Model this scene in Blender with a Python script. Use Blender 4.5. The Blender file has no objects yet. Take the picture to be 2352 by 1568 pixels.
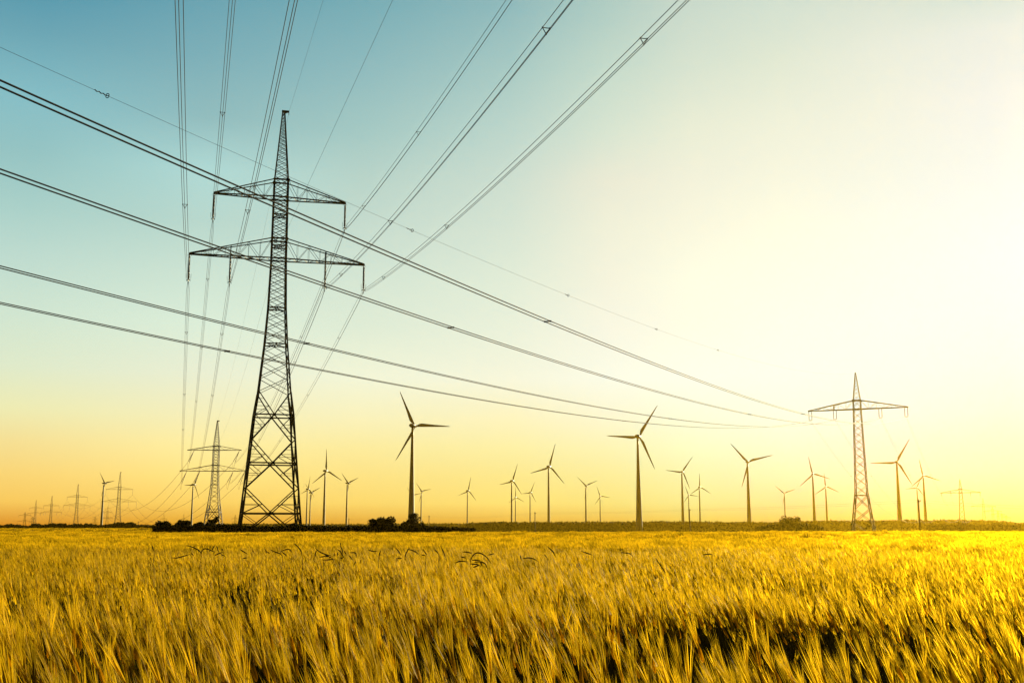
import bpy, math, random
import numpy as np
from mathutils import Vector, Matrix
rng = np.random.default_rng(7)
random.seed(7)
R = math.radians
scene = bpy.context.scene
COL = scene.collection

# ------------------------------------------------------------------ camera model (units: the photo at 2352 px wide)
F, CX, CY, OFF, EYE = 2567.0, 1176.0, 784.0, 426.5, 1.45
PITCH = math.atan(OFF / F)
cp, sp = math.cos(PITCH), math.sin(PITCH)

def at(x, y, Y):
    dx, dy = x - CX, -(y - CY)
    v = np.array([dx, F * cp - dy * sp, F * sp + dy * cp])
    return v / v[1] * Y + np.array([0, 0, EYE])

def proj(P):
    P = np.asarray(P, float) - np.array([0, 0, EYE])
    d = P[..., 1] * cp + P[..., 2] * sp
    u = -P[..., 1] * sp + P[..., 2] * cp
    return np.stack([CX + F * P[..., 0] / d, CY - F * u / d], -1)

cam_d = bpy.data.cameras.new("camera")
cam_d.sensor_width = 36
cam_d.lens = 36 * F / 2352
cam_d.clip_start = 0.1
cam_d.clip_end = 30000
cam = bpy.data.objects.new("camera", cam_d)
COL.objects.link(cam)
cam.location = (0, 0, EYE)
cam.rotation_euler = (math.pi / 2 + PITCH, 0, 0)
scene.camera = cam

# ------------------------------------------------------------------ light constants
SUN_AZ, SUN_EL = 31.5, 11.5            # degrees, azimuth from +Y towards +X
SUN = np.array([math.sin(R(SUN_AZ)) * math.cos(R(SUN_EL)), math.cos(R(SUN_AZ)) * math.cos(R(SUN_EL)), math.sin(R(SUN_EL))])
SUN_COL, SUN_E = (1.0, 0.83, 0.46), 5.0
EXPO = 1.5                              # exposed for the backlit crop

def lin(c):
    return tuple((v / 255 / 12.92) if v / 255 <= 0.04045 else ((v / 255 + 0.055) / 1.055) ** 2.4 for v in c)

# ------------------------------------------------------------------ helpers
def tag(o, label=None, cat=None, group=None, kind=None):
    if label: o["label"] = label
    if cat: o["category"] = cat
    if group: o["group"] = group
    if kind: o["kind"] = kind
    return o

def empty(name, loc, rz=0.0):
    o = bpy.data.objects.new(name, None)
    o.empty_display_size = 1
    COL.objects.link(o)
    o.location = loc
    o.rotation_euler = (0, 0, rz)
    return o

class MB:
    """collects shapes, links them as one mesh object"""
    def __init__(s): s.v = []; s.f = []
    def add(s, v, f):
        b = len(s.v); s.v.extend([tuple(map(float, q)) for q in v]); s.f.extend([tuple(b + i for i in q) for q in f])
    def bar(s, p, q, r):
        p = np.asarray(p, float); q = np.asarray(q, float); d = q - p
        l = np.linalg.norm(d)
        if l < 1e-6: return
        d /= l
        a = np.cross(d, (0, 0, 1.0)) if abs(d[2]) < .95 else np.cross(d, (1.0, 0, 0))
        a /= np.linalg.norm(a); b = np.cross(d, a)
        v = [c + x * a * r + y * b * r for c in (p, q) for x, y in ((-1, -1), (1, -1), (1, 1), (-1, 1))]
        s.add(v, [(0, 1, 5, 4), (1, 2, 6, 5), (2, 3, 7, 6), (3, 0, 4, 7), (3, 2, 1, 0), (4, 5, 6, 7)])
    def tube(s, pts, rad, n=6):
        pts = np.asarray(pts, float); k = len(pts)
        rad = np.broadcast_to(np.asarray(rad, float), (k,))
        b0 = len(s.v)
        for i in range(k):
            d = pts[min(i + 1, k - 1)] - pts[max(i - 1, 0)]
            d /= np.linalg.norm(d) + 1e-12
            a = np.cross(d, (0, 0, 1.0)) if abs(d[2]) < .95 else np.cross(d, (1.0, 0, 0))
            a /= np.linalg.norm(a); b = np.cross(d, a)
            for j in range(n):
                t = 2 * math.pi * j / n
                s.v.append(tuple(pts[i] + rad[i] * (math.cos(t) * a + math.sin(t) * b)))
        for i in range(k - 1):
            for j in range(n):
                j2 = (j + 1) % n
                s.f.append((b0 + i * n + j, b0 + i * n + j2, b0 + (i + 1) * n + j2, b0 + (i + 1) * n + j))
        s.f.append(tuple(b0 + j for j in reversed(range(n))))
        s.f.append(tuple(b0 + (k - 1) * n + j for j in range(n)))
    def build(s, name, mat, parent=None, smooth=False):
        me = bpy.data.meshes.new(name)
        me.from_pydata(s.v, [], s.f)
        if smooth: me.shade_smooth()
        me.materials.append(mat)
        o = bpy.data.objects.new(name, me)
        COL.objects.link(o)
        if parent: o.parent = parent
        return o

def mat_simple(name, col, rough=.6, spec=.4, var=0.25, scale=3.0, metallic=0.0):
    m = bpy.data.materials.new(name); m.use_nodes = True
    nt = m.node_tree; b = nt.nodes["Principled BSDF"]
    tc = nt.nodes.new("ShaderNodeTexCoord")
    nz = nt.nodes.new("ShaderNodeTexNoise"); nz.inputs["Scale"].default_value = scale; nz.inputs["Detail"].default_value = 5
    nt.links.new(tc.outputs["Object"], nz.inputs["Vector"])
    mx = nt.nodes.new("ShaderNodeMix"); mx.data_type = "RGBA"
    mx.inputs[6].default_value = (*[c * (1 - var) for c in col], 1); mx.inputs[7].default_value = (*[min(1, c * (1 + var)) for c in col], 1)
    nt.links.new(nz.outputs["Fac"], mx.inputs[0]); nt.links.new(mx.outputs[2], b.inputs["Base Color"])
    b.inputs["Roughness"].default_value = rough; b.inputs["Specular IOR Level"].default_value = spec; b.inputs["Metallic"].default_value = metallic
    return m

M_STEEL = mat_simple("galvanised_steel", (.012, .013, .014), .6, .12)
M_HAZE_STEEL = mat_simple("haze_tinted_steel", (.27, .185, .02), .7, .03)  # right-hand pylons: amber glow of the sunlit haze put into the base colour
M_WIRE = mat_simple("aluminium_cable", (.025, .025, .025), .7, .04)
M_INS = mat_simple("brown_porcelain", (.06, .035, .025), .35, .4)
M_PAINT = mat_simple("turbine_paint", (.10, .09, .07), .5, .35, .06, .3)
M_WOOD = mat_simple("creosoted_wood", (.05, .035, .025), .8, .2)
M_BARK = mat_simple("bark", (.05, .04, .03), .9, .1)

def mat_leaf(name, c1, c2, trans=.25):
    m = bpy.data.materials.new(name); m.use_nodes = True
    nt = m.node_tree; b = nt.nodes["Principled BSDF"]; out = nt.nodes["Material Output"]
    g = nt.nodes.new("ShaderNodeNewGeometry")
    mx = nt.nodes.new("ShaderNodeMix"); mx.data_type = "RGBA"
    mx.inputs[6].default_value = (*c1, 1); mx.inputs[7].default_value = (*c2, 1)
    nt.links.new(g.outputs["Random Per Island"], mx.inputs[0])
    nt.links.new(mx.outputs[2], b.inputs["Base Color"])
    b.inputs["Roughness"].default_value = .85; b.inputs["Specular IOR Level"].default_value = .03
    t = nt.nodes.new("ShaderNodeBsdfTranslucent"); nt.links.new(mx.outputs[2], t.inputs["Color"])
    ms = nt.nodes.new("ShaderNodeMixShader"); ms.inputs[0].default_value = trans
    nt.links.new(b.outputs[0], ms.inputs[1]); nt.links.new(t.outputs[0], ms.inputs[2]); nt.links.new(ms.outputs[0], out.inputs["Surface"])
    return m
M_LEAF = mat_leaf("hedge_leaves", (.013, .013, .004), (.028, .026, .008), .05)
M_WEED = mat_leaf("weed_leaves", (.04, .040, .010), (.075, .055, .012), .10)

# ------------------------------------------------------------------ ground
def sm(a, b, x):
    t = np.clip((x - a) / (b - a), 0, 1); return t * t * (3 - 2 * t)
def ground_z(x, y):
    x = np.asarray(x, float); y = np.asarray(y, float)
    d = np.hypot(x, y)
    return -2.2 * sm(190, 480, d) * sm(-.22, -.06, x / np.maximum(np.abs(y), 1.0)) * (y > 0)

def make_ground():
    radii = [0, 2, 5, 10, 20, 40, 80, 120, 150, 180, 210, 240, 280, 320, 380, 440, 520, 700, 1000, 1600, 2650]
    n = 120; v = [(0, 0, 0)]; f = []
    for r in radii[1:]:
        for j in range(n):
            a = 2 * math.pi * j / n
            x, y = r * math.sin(a), r * math.cos(a)
            v.append((x, y, float(ground_z(x, y))))
    for j in range(n): f.append((0, 1 + (j + 1) % n, 1 + j))
    for i in range(len(radii) - 2):
        for j in range(n):
            a, b = 1 + i * n + j, 1 + i * n + (j + 1) % n
            f.append((a, b, b + n, a + n))
    mb = MB(); mb.v = v; mb.f = f
    m = bpy.data.materials.new("soil_and_grass"); m.use_nodes = True
    nt = m.node_tree; b = nt.nodes["Principled BSDF"]
    tc = nt.nodes.new("ShaderNodeTexCoord"); nz = nt.nodes.new("ShaderNodeTexNoise"); nz.inputs["Scale"].default_value = .03; nz.inputs["Detail"].default_value = 12
    nt.links.new(tc.outputs["Object"], nz.inputs["Vector"])
    cr = nt.nodes.new("ShaderNodeValToRGB")
    cr.color_ramp.elements[0].color = (.018, .016, .008, 1); cr.color_ramp.elements[0].position = .35
    cr.color_ramp.elements[1].color = (.04, .035, .014, 1); cr.color_ramp.elements[1].position = .7
    nt.links.new(nz.outputs["Fac"], cr.inputs[0]); nt.links.new(cr.outputs[0], b.inputs["Base Color"])
    b.inputs["Roughness"].default_value = 1; b.inputs["Specular IOR Level"].default_value = 0
    tag(mb.build("ground", m, None, True), kind="structure")
make_ground()

# ------------------------------------------------------------------ lattice towers
def wprof(prof, z):
    return float(np.interp(z, [p[0] for p in prof], [p[1] for p in prof]))

def corners(w, z): 
    h = w / 2; return [np.array((-h, -h, z)), np.array((h, -h, z)), np.array((h, h, z)), np.array((-h, h, z))]

def lattice_body(prof, z_top, waist, ratio, legr, diagr, big=None, detail=True):
    mb = MB()
    zs = sorted(set([p[0] for p in prof if p[0] <= z_top] + [z_top]))
    for i in range(len(zs) - 1):
        a, b = corners(wprof(prof, zs[i]), zs[i]), corners(wprof(prof, zs[i + 1]), zs[i + 1])
        for k in range(4): mb.bar(a[k], b[k], legr * (1.15 if zs[i] < waist else .9))
    # big X panels below the waist
    if big:
        for z0, zc, z1 in big:
            c0, cc, c1 = corners(wprof(prof, z0), z0), corners(wprof(prof, zc), zc), corners(wprof(prof, z1), z1)
            for k in range(4):
                k2 = (k + 1) % 4
                O = (cc[k] + cc[k2]) / 2
                mb.bar(c0[k], O, diagr * 1.5); mb.bar(c0[k2], O, diagr * 1.5)
                if z1 is not None:
                    mb.bar(O, c1[k], diagr * 1.3); mb.bar(O, c1[k2], diagr * 1.3)
                mb.bar(cc[k], cc[k2], diagr * 1.7)
                mb.bar(O - (0, 0, legr * 2), O + (0, 0, legr * 2), legr * 1.6)
                if detail:
                    for base, zz in ((c0, z0), (c1, z1)):
                        for q in (k, k2):
                            for fr in (.36, .68) if zz == z1 else (.42, .74):
                                mid = O * (1 - fr) + base[q] * fr
                                h = corners(wprof(prof, mid[2]), mid[2])[q]
                                mb.bar(mid, h, diagr * .55)
                            fr = .36 if zz == z1 else .42
                            mid = O * (1 - fr) + base[q] * fr
                            mb.bar(mid, cc[q], diagr * .75)
    z = waist; flip = 0
    while z < z_top - .05:
        h = max(.5, ratio * wprof(prof, z)); z2 = z + h
        if z2 > z_top - .4 * h: z2 = z_top
        a, b = corners(wprof(prof, z), z), corners(wprof(prof, z2), z2)
        for k in range(4):
            k2 = (k + 1) % 4
            mb.bar(a[k], b[k2], diagr * .8); mb.bar(a[k2], b[k], diagr * .6)
        z = z2
    return mb

def diaphragm(mb, prof, z, r):
    c = corners(wprof(prof, z), z)
    for k in range(4): mb.bar(c[k], c[(k + 1) % 4], r)
    mb.bar(c[0], c[2], r * .6); mb.bar(c[1], c[3], r * .6)
    m = [(c[k] + c[(k + 1) % 4]) / 2 for k in range(4)]
    for q in m: mb.bar(q - (r * 2, 0, 0), q + (r * 2, 0, 0), r * 2)

def crossarm(prof, zb, zt, Ll, Lr, r, nseg=8, verts_l=(), verts_r=(), ext=0.0):
    mb = MB()
    wb, wt = wprof(prof, zb), wprof(prof, zt)
    for side, L, verts in ((-1, Ll, verts_l), (1, Lr, verts_r)):
        tipw = .18
        def bot(s, k): return np.array((side * (wb / 2 + (L - wb / 2) * s), k * (wb / 2 * (1 - s) + tipw * s), zb))
        def top(s, k): return np.array((side * (wt / 2 + (L - wt / 2) * s), k * (wt / 2 * (1 - s) + tipw * s), zt + (zb + .12 - zt) * s))
        for k in (-1, 1):
            mb.bar(bot(0, k), bot(1, k), r * 1.25); mb.bar(top(0, k), top(1, k), r)
        ss = [i / nseg for i in range(nseg + 1)]
        for i in range(nseg):
            mb.bar(bot(ss[i], -1 if i % 2 else 1), bot(ss[i + 1], 1 if i % 2 else -1), r * .45)
            if i % 2 == 0: mb.bar(bot(ss[i], 1), bot(ss[i], -1), r * .5)
        nv = max(3, nseg // 2); sv = [i / nv for i in range(nv)]
        for k in (-1, 1):
            for i in range(nv - 1):
                m = (sv[i] + sv[i + 1]) / 2
                mb.bar(bot(sv[i], k) if i % 2 else top(sv[i], k), top(sv[i + 1], k) if i % 2 else bot(sv[i + 1], k), r * .38)
                mb.bar(top(sv[i + 1], k), bot(sv[i + 1], k), r * .28)
        for xv in verts:
            s = (xv - wb / 2) / (L - wb / 2)
            for k in (-1, 1): mb.bar(top(s, k), bot(s, k), r * .9)
            mb.bar(bot(s, -1), bot(s, 1), r * 1.2); mb.bar(top(s, -1), top(s, 1), r * .8)
        mb.bar(bot(1, -1), bot(1, 1), r * 1.8); mb.bar(bot(1, 0) + (0, 0, -r), bot(1, 0) + (0, 0, .15), r * 1.6)
        # gusset plates at the mast
        for k in (-1, 1):
            mb.bar(top(0, k) - (side * r, 0, r * 2), top(0, k) + (side * r * 3, 0, r * 1), r * 2.4)
    for zz, ww in ((zb, wb), (zt, wt)):
        c = corners(ww, zz)
        for k in range(4): mb.bar(c[k], c[(k + 1) % 4], r * 1.6)
    return mb

def insulator_mesh(p, q, ndisc=16, r0=.045, r1=.13, yoke=True, lat=(1, 0, 0)):
    p, q = np.asarray(p, float), np.asarray(q, float)
    mb = MB(); d = q - p; L = np.linalg.norm(d); d /= L
    ts, rs = [0], [.03]
    a, b = .08, .90
    for i in range(ndisc):
        t = a + (b - a) * i / ndisc; h = (b - a) / ndisc
        ts += [t, t + h * .35, t + h * .5, t + h * .95]; rs += [r0, r1, r1 * .9, r0]
    ts += [.93, 1.0]; rs += [.04, .04]
    mb.tube([p + d * L * t for t in ts], rs, 8)
    if yoke:
        lat = np.asarray(lat, float)
        for k in (-1, 1): mb.bar(q + lat * .22 * k + (0, 0, .2), q + lat * .22 * k - (0, 0, .02), .035)
        mb.bar(q - lat * .22 + (0, 0, .2), q + lat * .22 + (0, 0, .2), .045)
        mb.bar(q, q - (0, 0, .38), .035)
        # arcing horns
        mb.bar(p + lat * .0, p + lat * .3 - (0, 0, .25), .018); mb.bar(q + lat * .3 + (0, 0, .3), q + lat * .34 + (0, 0, 1.0), .018)
        mb.bar(p, p - lat * .3 - (0, 0, .25), .018); mb.bar(q - lat * .3 + (0, 0, .3), q - lat * .34 + (0, 0, 1.0), .018)
    return mb

TOWERS = {}
def donau_tower(key, label, D, ux, yaw, prof, z_top, apex, waist, big, ratio, up, lo, strings, thick=1.0, detail=True, diaphragms=(), ins_len=3.8, nseg=8, bracket=True, group="double-arm lattice pylons of the high voltage line", waist_r=None):
    x = at(ux, CY + OFF, D)[0]
    root = empty("transmission_tower", (x, D, float(ground_z(x, D))), yaw)
    tag(root, label, "pylon", group)
    legr, diagr = .10 * thick, .052 * thick
    b = lattice_body(prof, z_top, waist, ratio, legr, diagr, big, detail)
    for z in diaphragms: diaphragm(b, prof, z, .06 * thick)
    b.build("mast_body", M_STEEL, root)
    # peak
    w0 = wprof(prof, z_top)
    pk = lattice_body([(z_top, w0), (apex, .3)], apex, z_top, .52 if detail else .9, legr * .7, diagr * .75)
    if bracket:
        pk.bar((-.25, 0, apex), (.75, 0, apex), .13 * thick); pk.bar((0, 0, apex - .4), (.7, 0, apex), .05 * thick)
        pk.tube([(.72, 0, apex), (.72, 0, apex - .45)], .04, 6)
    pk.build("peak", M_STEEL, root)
    arms_ = []
    for a in (up, lo):
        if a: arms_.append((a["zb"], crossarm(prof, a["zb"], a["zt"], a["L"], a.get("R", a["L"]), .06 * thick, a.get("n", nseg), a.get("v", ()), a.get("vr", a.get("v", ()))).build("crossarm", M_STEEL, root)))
    for xs, zb in strings:
        insulator_mesh((xs, 0, zb), (xs, 0, zb - ins_len), 16 if detail else 6, (.085 if thick == 1.0 else .05) * thick, (.165 if thick == 1.0 else .13) * thick, detail).build("insulator_string", M_INS, min(arms_, key=lambda q: abs(q[0] - zb))[1])
    # concrete footings
    if detail:
        for c in corners(wprof(prof, 0), 0):
            ft = MB(); ft.tube([c - (0, 0, .4), c + (0, 0, .45)], .45, 8); ft.build("footing", M_CONC, root)
    TOWERS[key] = (root, x, D, yaw)
    return root

M_CONC = mat_simple("concrete", (.25, .24, .22), .9, .1)

def tp(key, x, z, y=0.0):
    """world point on a tower from its local x (along arms), z"""
    root, X, D, yaw = TOWERS[key]
    return np.array([X + x * math.cos(yaw) - y * math.sin(yaw), D + x * math.sin(yaw) + y * math.cos(yaw), root.location.z + z])

YM = .2793
profM = [(0, 8.0), (3.2, 7.3), (9.8, 6.1), (16.3, 5.0), (19.3, 4.15), (25.9, 2.95), (30.9, 2.33), (37.3, 1.98), (49.4, 1.85)]
donau_tower("M", "tallest and nearest black lattice pylon, standing close behind the hedge at left", 150, 618.2, YM, profM, 49.0, 59.2, 19.3,
    [(12.9, 16.2, 19.3), (6.5, 9.8, 12.9), (0.0, 3.25, 6.5)], .50,
    dict(zb=46.5, zt=49.0, L=8.95, n=12), dict(zb=37.79, zt=40.6, L=11.79, n=14, v=(6.42,)),
    [(-8.95, 46.5), (8.95, 46.5), (-11.79, 37.79), (11.79, 37.79), (-6.42, 37.79), (6.42, 37.79)], 1.0, True, (25.9, 30.9, 44.0, 39.6), 3.75)

# second pylon: a tension tower
profP2 = [(0, 6.3), (6.2, 5.0), (10.5, 3.8), (17.5, 2.55), (24.0, 2.15), (33, 2.1)]
def zat(ux, uy, D): return float(at(ux, uy, D)[2])
D2 = 430
def u3(x, y): return ((680 + x / 3.41) / 1.7003, (1620 + y / 3.41) / 1.7003)
zuB, zuT = zat(*u3(556, 468), D2), zat(*u3(556, 412), D2)
zlB, zlT = zat(*u3(543, 746), D2), zat(*u3(543, 665), D2)
k3 = 1 / 3.41 / 1.7003 / F * D2 * 1.015
donau_tower("P2", "black lattice pylon with slanting insulators, a small round tree at its foot", D2, 489.3, .04,
    profP2, zuT, zat(497.5, 966, D2), 10.3, [(4.0, 7.2, 10.3), (0, 2.0, 4.0)], .5,
    dict(zb=zuB, zt=zuT, L=371 * k3, R=324 * k3, n=8), dict(zb=zlB, zt=zlT, L=458 * k3, R=410 * k3, n=10), [], 1.15, True, (17.5,), 4.0)
P2root = TOWERS["P2"][0]
P2x = {"LU": (-286 * k3, zuB), "RU": (302 * k3, zuB), "LL": (-368 * k3, zlB), "LI": (-203 * k3, zlB), "RI": (232 * k3, zlB), "RL": (382 * k3, zlB)}
P2back, P2front = {}, {}
P2arms = [o for o in P2root.children if o.name.startswith("crossarm")]
P2arms.sort(key=lambda o: -max(v.co.z for v in o.data.vertices))
for k, (xx, zz) in P2x.items():
    arm = P2arms[0] if zz > (zuB + zlB) / 2 else P2arms[1]
    bo = np.array((xx - 3.0, 2.5, zz - 4.6)); fo = np.array((xx - 1.2, -2.2, zz - 5.0))
    insulator_mesh((xx, .2, zz), bo, 10, .06, .13, False).build("insulator_string", M_INS, arm)
    insulator_mesh((xx, -.2, zz), fo, 10, .06, .13, False).build("insulator_string", M_INS, arm)
    jm = MB(); jm.tube([bo * (1 - t) + fo * t - np.array((0, 0, 2.2 * 4 * t * (1 - t))) for t in np.linspace(0, 1, 9)], .03, 5)
    jm.build("jumper_cable", M_WIRE, arm)
    P2back[k] = tp("P2", bo[0], bo[2], bo[1]); P2front[k] = tp("P2", fo[0], fo[2], fo[1])

def far_donau(key, label, D, ux, apex_y, up_y, lo_y, Lu, Ll, yaw=.25, thick=1.3, inner=.55):
    ap, zu, zl = zat(ux, apex_y, D), zat(ux, up_y, D), zat(ux, lo_y, D)
    prof = [(0, 5.2), (.5 * zl, 2.9), (zl, 1.9), (ap, 1.8)]
    st = [(-Lu, zu), (Lu, zu), (-Ll, zl), (Ll, zl), (-Ll * inner, zl), (Ll * inner, zl)]
    donau_tower(key, label, D, ux, yaw, prof, zu + 2.0, ap, 3.0, [(0, 1.6, 3.0)], .6, dict(zb=zu, zt=zu + 1.9, L=Lu, n=6), dict(zb=zl, zt=zl + 2.2, L=Ll, n=8), st, thick, False, (zl + 2.2,), 3.8)
    return dict(LU=(-Lu, zu - 3.9), RU=(Lu, zu - 3.9), LL=(-Ll, zl - 3.9), RL=(Ll, zl - 3.9), LI=(-Ll * inner, zl - 3.9), RI=(Ll * inner, zl - 3.9), E=(0, ap))
def u7(x, y): return ((x / 5.227) / 1.7003, (1900 + y / 5.227) / 1.7003)
def u3z(x, y): return ((x / 2.412) / 1.7003, (1500 + y / 2.412) / 1.7003)
A3 = far_donau("P3", "hazy lattice pylon just right of the leftmost wind turbine", 800, 269.5, 1084, u3z(0, 990)[1], u3z(0, 1105)[1], 9.1, 12.0, .2, .85)
A4 = far_donau("P4", "hazy lattice pylon between the leftmost turbine and the smaller pylons at far left", 1070, 173.5, 1112, u7(0, 210)[1], u7(0, 384)[1], 9.1, 12.0, .2, .9)
A5 = far_donau("P5", "pale lattice pylon, second tallest of the three at the far left end", 1380, 115.0, 1139, u7(0, 388)[1], u7(0, 522)[1], 9.0, 11.9, .2, 1.0)
A6 = far_donau("P6", "pale slim lattice pylon, third from the left edge, its peak above the one beside it", 1720, 79.0, 1148.5, u7(0, 433)[1], u7(0, 543)[1], 9.0, 11.8, .2, 1.0)

def far_tiny(label, ux, apex_y, H, arms, thick=1.2, yaw=.3, group="faint pylons far off on the horizon"):
    k = (at(ux, apex_y, 1.0)[2] - EYE)
    D = (H - EYE) / k
    if D > 1900:
        q = 1900 / D; D, H = 1900, EYE + k * 1900; arms = [(f, L * q) for f, L in arms]
    prof = [(0, 5.5), (.5 * H, 2.6), (H, 1.9)]
    ups = [dict(zb=H * f, zt=H * f + 2.2, L=L, n=5) for f, L in arms]
    st = [(s * L, H * f) for f, L in arms for s in (-1, 1)]
    zt = H * arms[0][0] + 2.2
    donau_tower(label, label, D, ux, yaw, prof, zt, H, 0.01, None, .8, ups[0], ups[1] if len(ups) > 1 else None, st, thick, False, (), 3.5, 5, False, group)
far_tiny("faint low pylon nearest the left edge, with drooping slanted crossarms", 55.5, u7(0, 512)[1], 38, [(.78, 14), (.42, 16)], 1.4, .5)
far_tiny("faint stubby pylon partly hidden behind the third pylon from the left", 73.7, 1186, 40, [(.8, 9), (.5, 11)])
far_tiny("faint pylon close to the right of the leftmost turbine's tower", 245, u7(0, 400)[1], 46, [(.72, 9), (.47, 12)])
far_tiny("faint pylon just left of the leftmost turbine's tower", 217.5, u7(0, 607)[1], 44, [(.72, 10), (.45, 12)])
far_tiny("faint pylon above the round bush in the left hedge", 375, 1179, 44, [(.62, 11), (.4, 13)])
far_tiny("faint pylon right behind the round-topped hedge tree at left", 420.8, 1180, 42, [(.62, 12)])
far_tiny("faint pylon seen beside the left foot of the nearest pylon", 539.5, 1181, 42, [(.68, 12), (.45, 9)])

# ---- single-arm pylons of the second line (right)
def einebene(key, label, D, ux, yaw, apex_y, arm_y, L, Li, thick, detail, base_w, waist_w, ins=2.7, gr="single-arm lattice pylons of the right-hand line", H=None):
    ap, za = zat(ux, apex_y, D), zat(ux, arm_y, D)
    prof = [(0, base_w), (.32 * za, waist_w), (.68 * za, waist_w * .8), (za, 2.1), (ap, 2.0)]
    x = at(ux, CY + OFF, D)[0]
    gz = float(ground_z(x, D))
    ap -= gz; za -= gz
    prof = [(p[0] - gz if i else 0, p[1]) for i, p in enumerate(prof)]
    root = empty("transmission_tower", (x, D, gz), yaw)
    tag(root, label, "pylon", gr)
    w = .32 * za
    b = lattice_body(prof, za + 2.6, w, .8 if detail else 1.0, .12 * thick, .065 * thick)
    for i in range(3):
        z0, z1 = w * i / 3, w * (i + 1) / 3
        a, c = corners(wprof(prof, z0), z0), corners(wprof(prof, z1), z1)
        for k in range(4):
            b.bar(a[k], c[(k + 1) % 4], .075 * thick); b.bar(a[(k + 1) % 4], c[k], .075 * thick)
    diaphragm(b, prof, w, .09 * thick)
    b.build("mast_body", M_HAZE_STEEL, root)
    pk = lattice_body([(za + 2.6, 2.0), (ap, .25)], ap, za + 2.6, .75, .09 * thick, .045 * thick)
    pk.bar((-.15, 0, ap), (.15, 0, ap + .1), .16 * thick)
    pk.build("peak", M_HAZE_STEEL, root)
    arm = crossarm(prof, za, za + 2.6, L, L, .085 * thick, 12 if detail else 6, (Li + .8,)).build("crossarm", M_HAZE_STEEL, root)
    for xs in (-L + .5, -Li - .6, Li + .6, L - .5):
        if detail:
            for o in (-.42, .42): insulator_mesh((xs + o, 0, za), (xs + o, 0, za - ins), 12, .05, .12, False).build("insulator_string", M_INS, arm)
            y = MB(); y.bar((xs - .5, 0, za - ins), (xs + .5, 0, za - ins), .06); y.build("yoke", M_HAZE_STEEL, arm)
        else:
            insulator_mesh((xs, 0, za), (xs, 0, za - ins), 5, .07 * thick, .16 * thick, False).build("insulator_string", M_INS, arm)
    if detail:
        for c in corners(wprof(prof, 0), 0):
            ft = MB(); ft.tube([c - (0, 0, .4), c + (0, 0, .45)], .45, 8); ft.build("footing", M_CONC, root)
    TOWERS[key] = (root, x, D, yaw)
    return dict(C1=(-L + .5, za - ins - .1), C2=(-Li - .6, za - ins - .1), C3=(Li + .6, za - ins - .1), C4=(L - .5, za - ins - .1), E=(0, ap))
def u6(x, y): return ((3000 + x / 2.091) / 1.7003, (1400 + y / 2.091) / 1.7003)
def u8(x, y): return ((3500 + x / 4.713) / 1.7003, (1830 + y / 4.713) / 1.7003)
YR = -.43
B1 = einebene("R1", "large golden lattice pylon with one wide crossarm, between turbines at right", 330, 1982.8, YR, 857, 939.5, 14.2, 5.9, 1.0, True, 6.3, 3.3, 2.75)
B2 = einebene("R2", "pale golden single-arm pylon, next along the line behind the large golden one", 850, u6(1590, 0)[0], YR, u6(0, 987)[1], u6(0, 1094)[1], 14.0, 6.3, 1.5, False, 6.5, 3.6)
B3 = einebene("R3", "faint single-arm pylon, third of the receding row at right", 1393, u8(1632, 0)[0], YR, u8(0, 545)[1], u8(0, 690)[1], 14.0, 6.3, 1.2, False, 6.5, 3.4)
B4 = einebene("R4", "faint single-arm pylon, fourth of the receding row at right", 1700, u8(1795, 0)[0], YR, u8(0, 690)[1], u8(0, 780)[1], 12.4, 5.6, 1.3, False, 6.5, 3.4)
B5 = einebene("R5", "very faint single-arm pylon, fifth of the receding row at right", 1950, u8(1892, 0)[0], YR, u8(0, 770)[1], u8(0, 838)[1], 10.7, 4.8, 1.4, False, 6.5, 3.4)
B6 = einebene("R6", "very faint single-arm pylon, sixth of the receding row at right", 2100, u8(1960, 0)[0], YR, u8(0, 820)[1], u8(0, 878)[1], 9.6, 4.3, 1.4, False, 6.5, 3.4)
B7 = einebene("R7", "faintest single-arm pylon, last of the receding row at right", 2250, u8(2040, 0)[0], YR, u8(0, 850)[1], u8(0, 900)[1], 8.5, 3.8, 1.5, False, 6.5, 3.4)

# ------------------------------------------------------------------ overhead wires
def spacer_tri(mb, c, lat, s=.2):
    lat = np.asarray(lat)
    a, b, d = c - lat * s, c + lat * s, c - np.array((0, 0, 2 * s * .866))
    for p, q in ((a, b), (b, d), (d, a)): mb.bar(p, q, .017)
    for p in (a, b, d): mb.bar(p - (0, 0, .04), p + (0, 0, .04), .036)

def nearest_t(fn, ts, px):
    P = proj(np.array([fn(t) for t in ts])); d = ((P - np.array(px)) ** 2).sum(1)
    return ts[int(np.argmin(d))]

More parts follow.
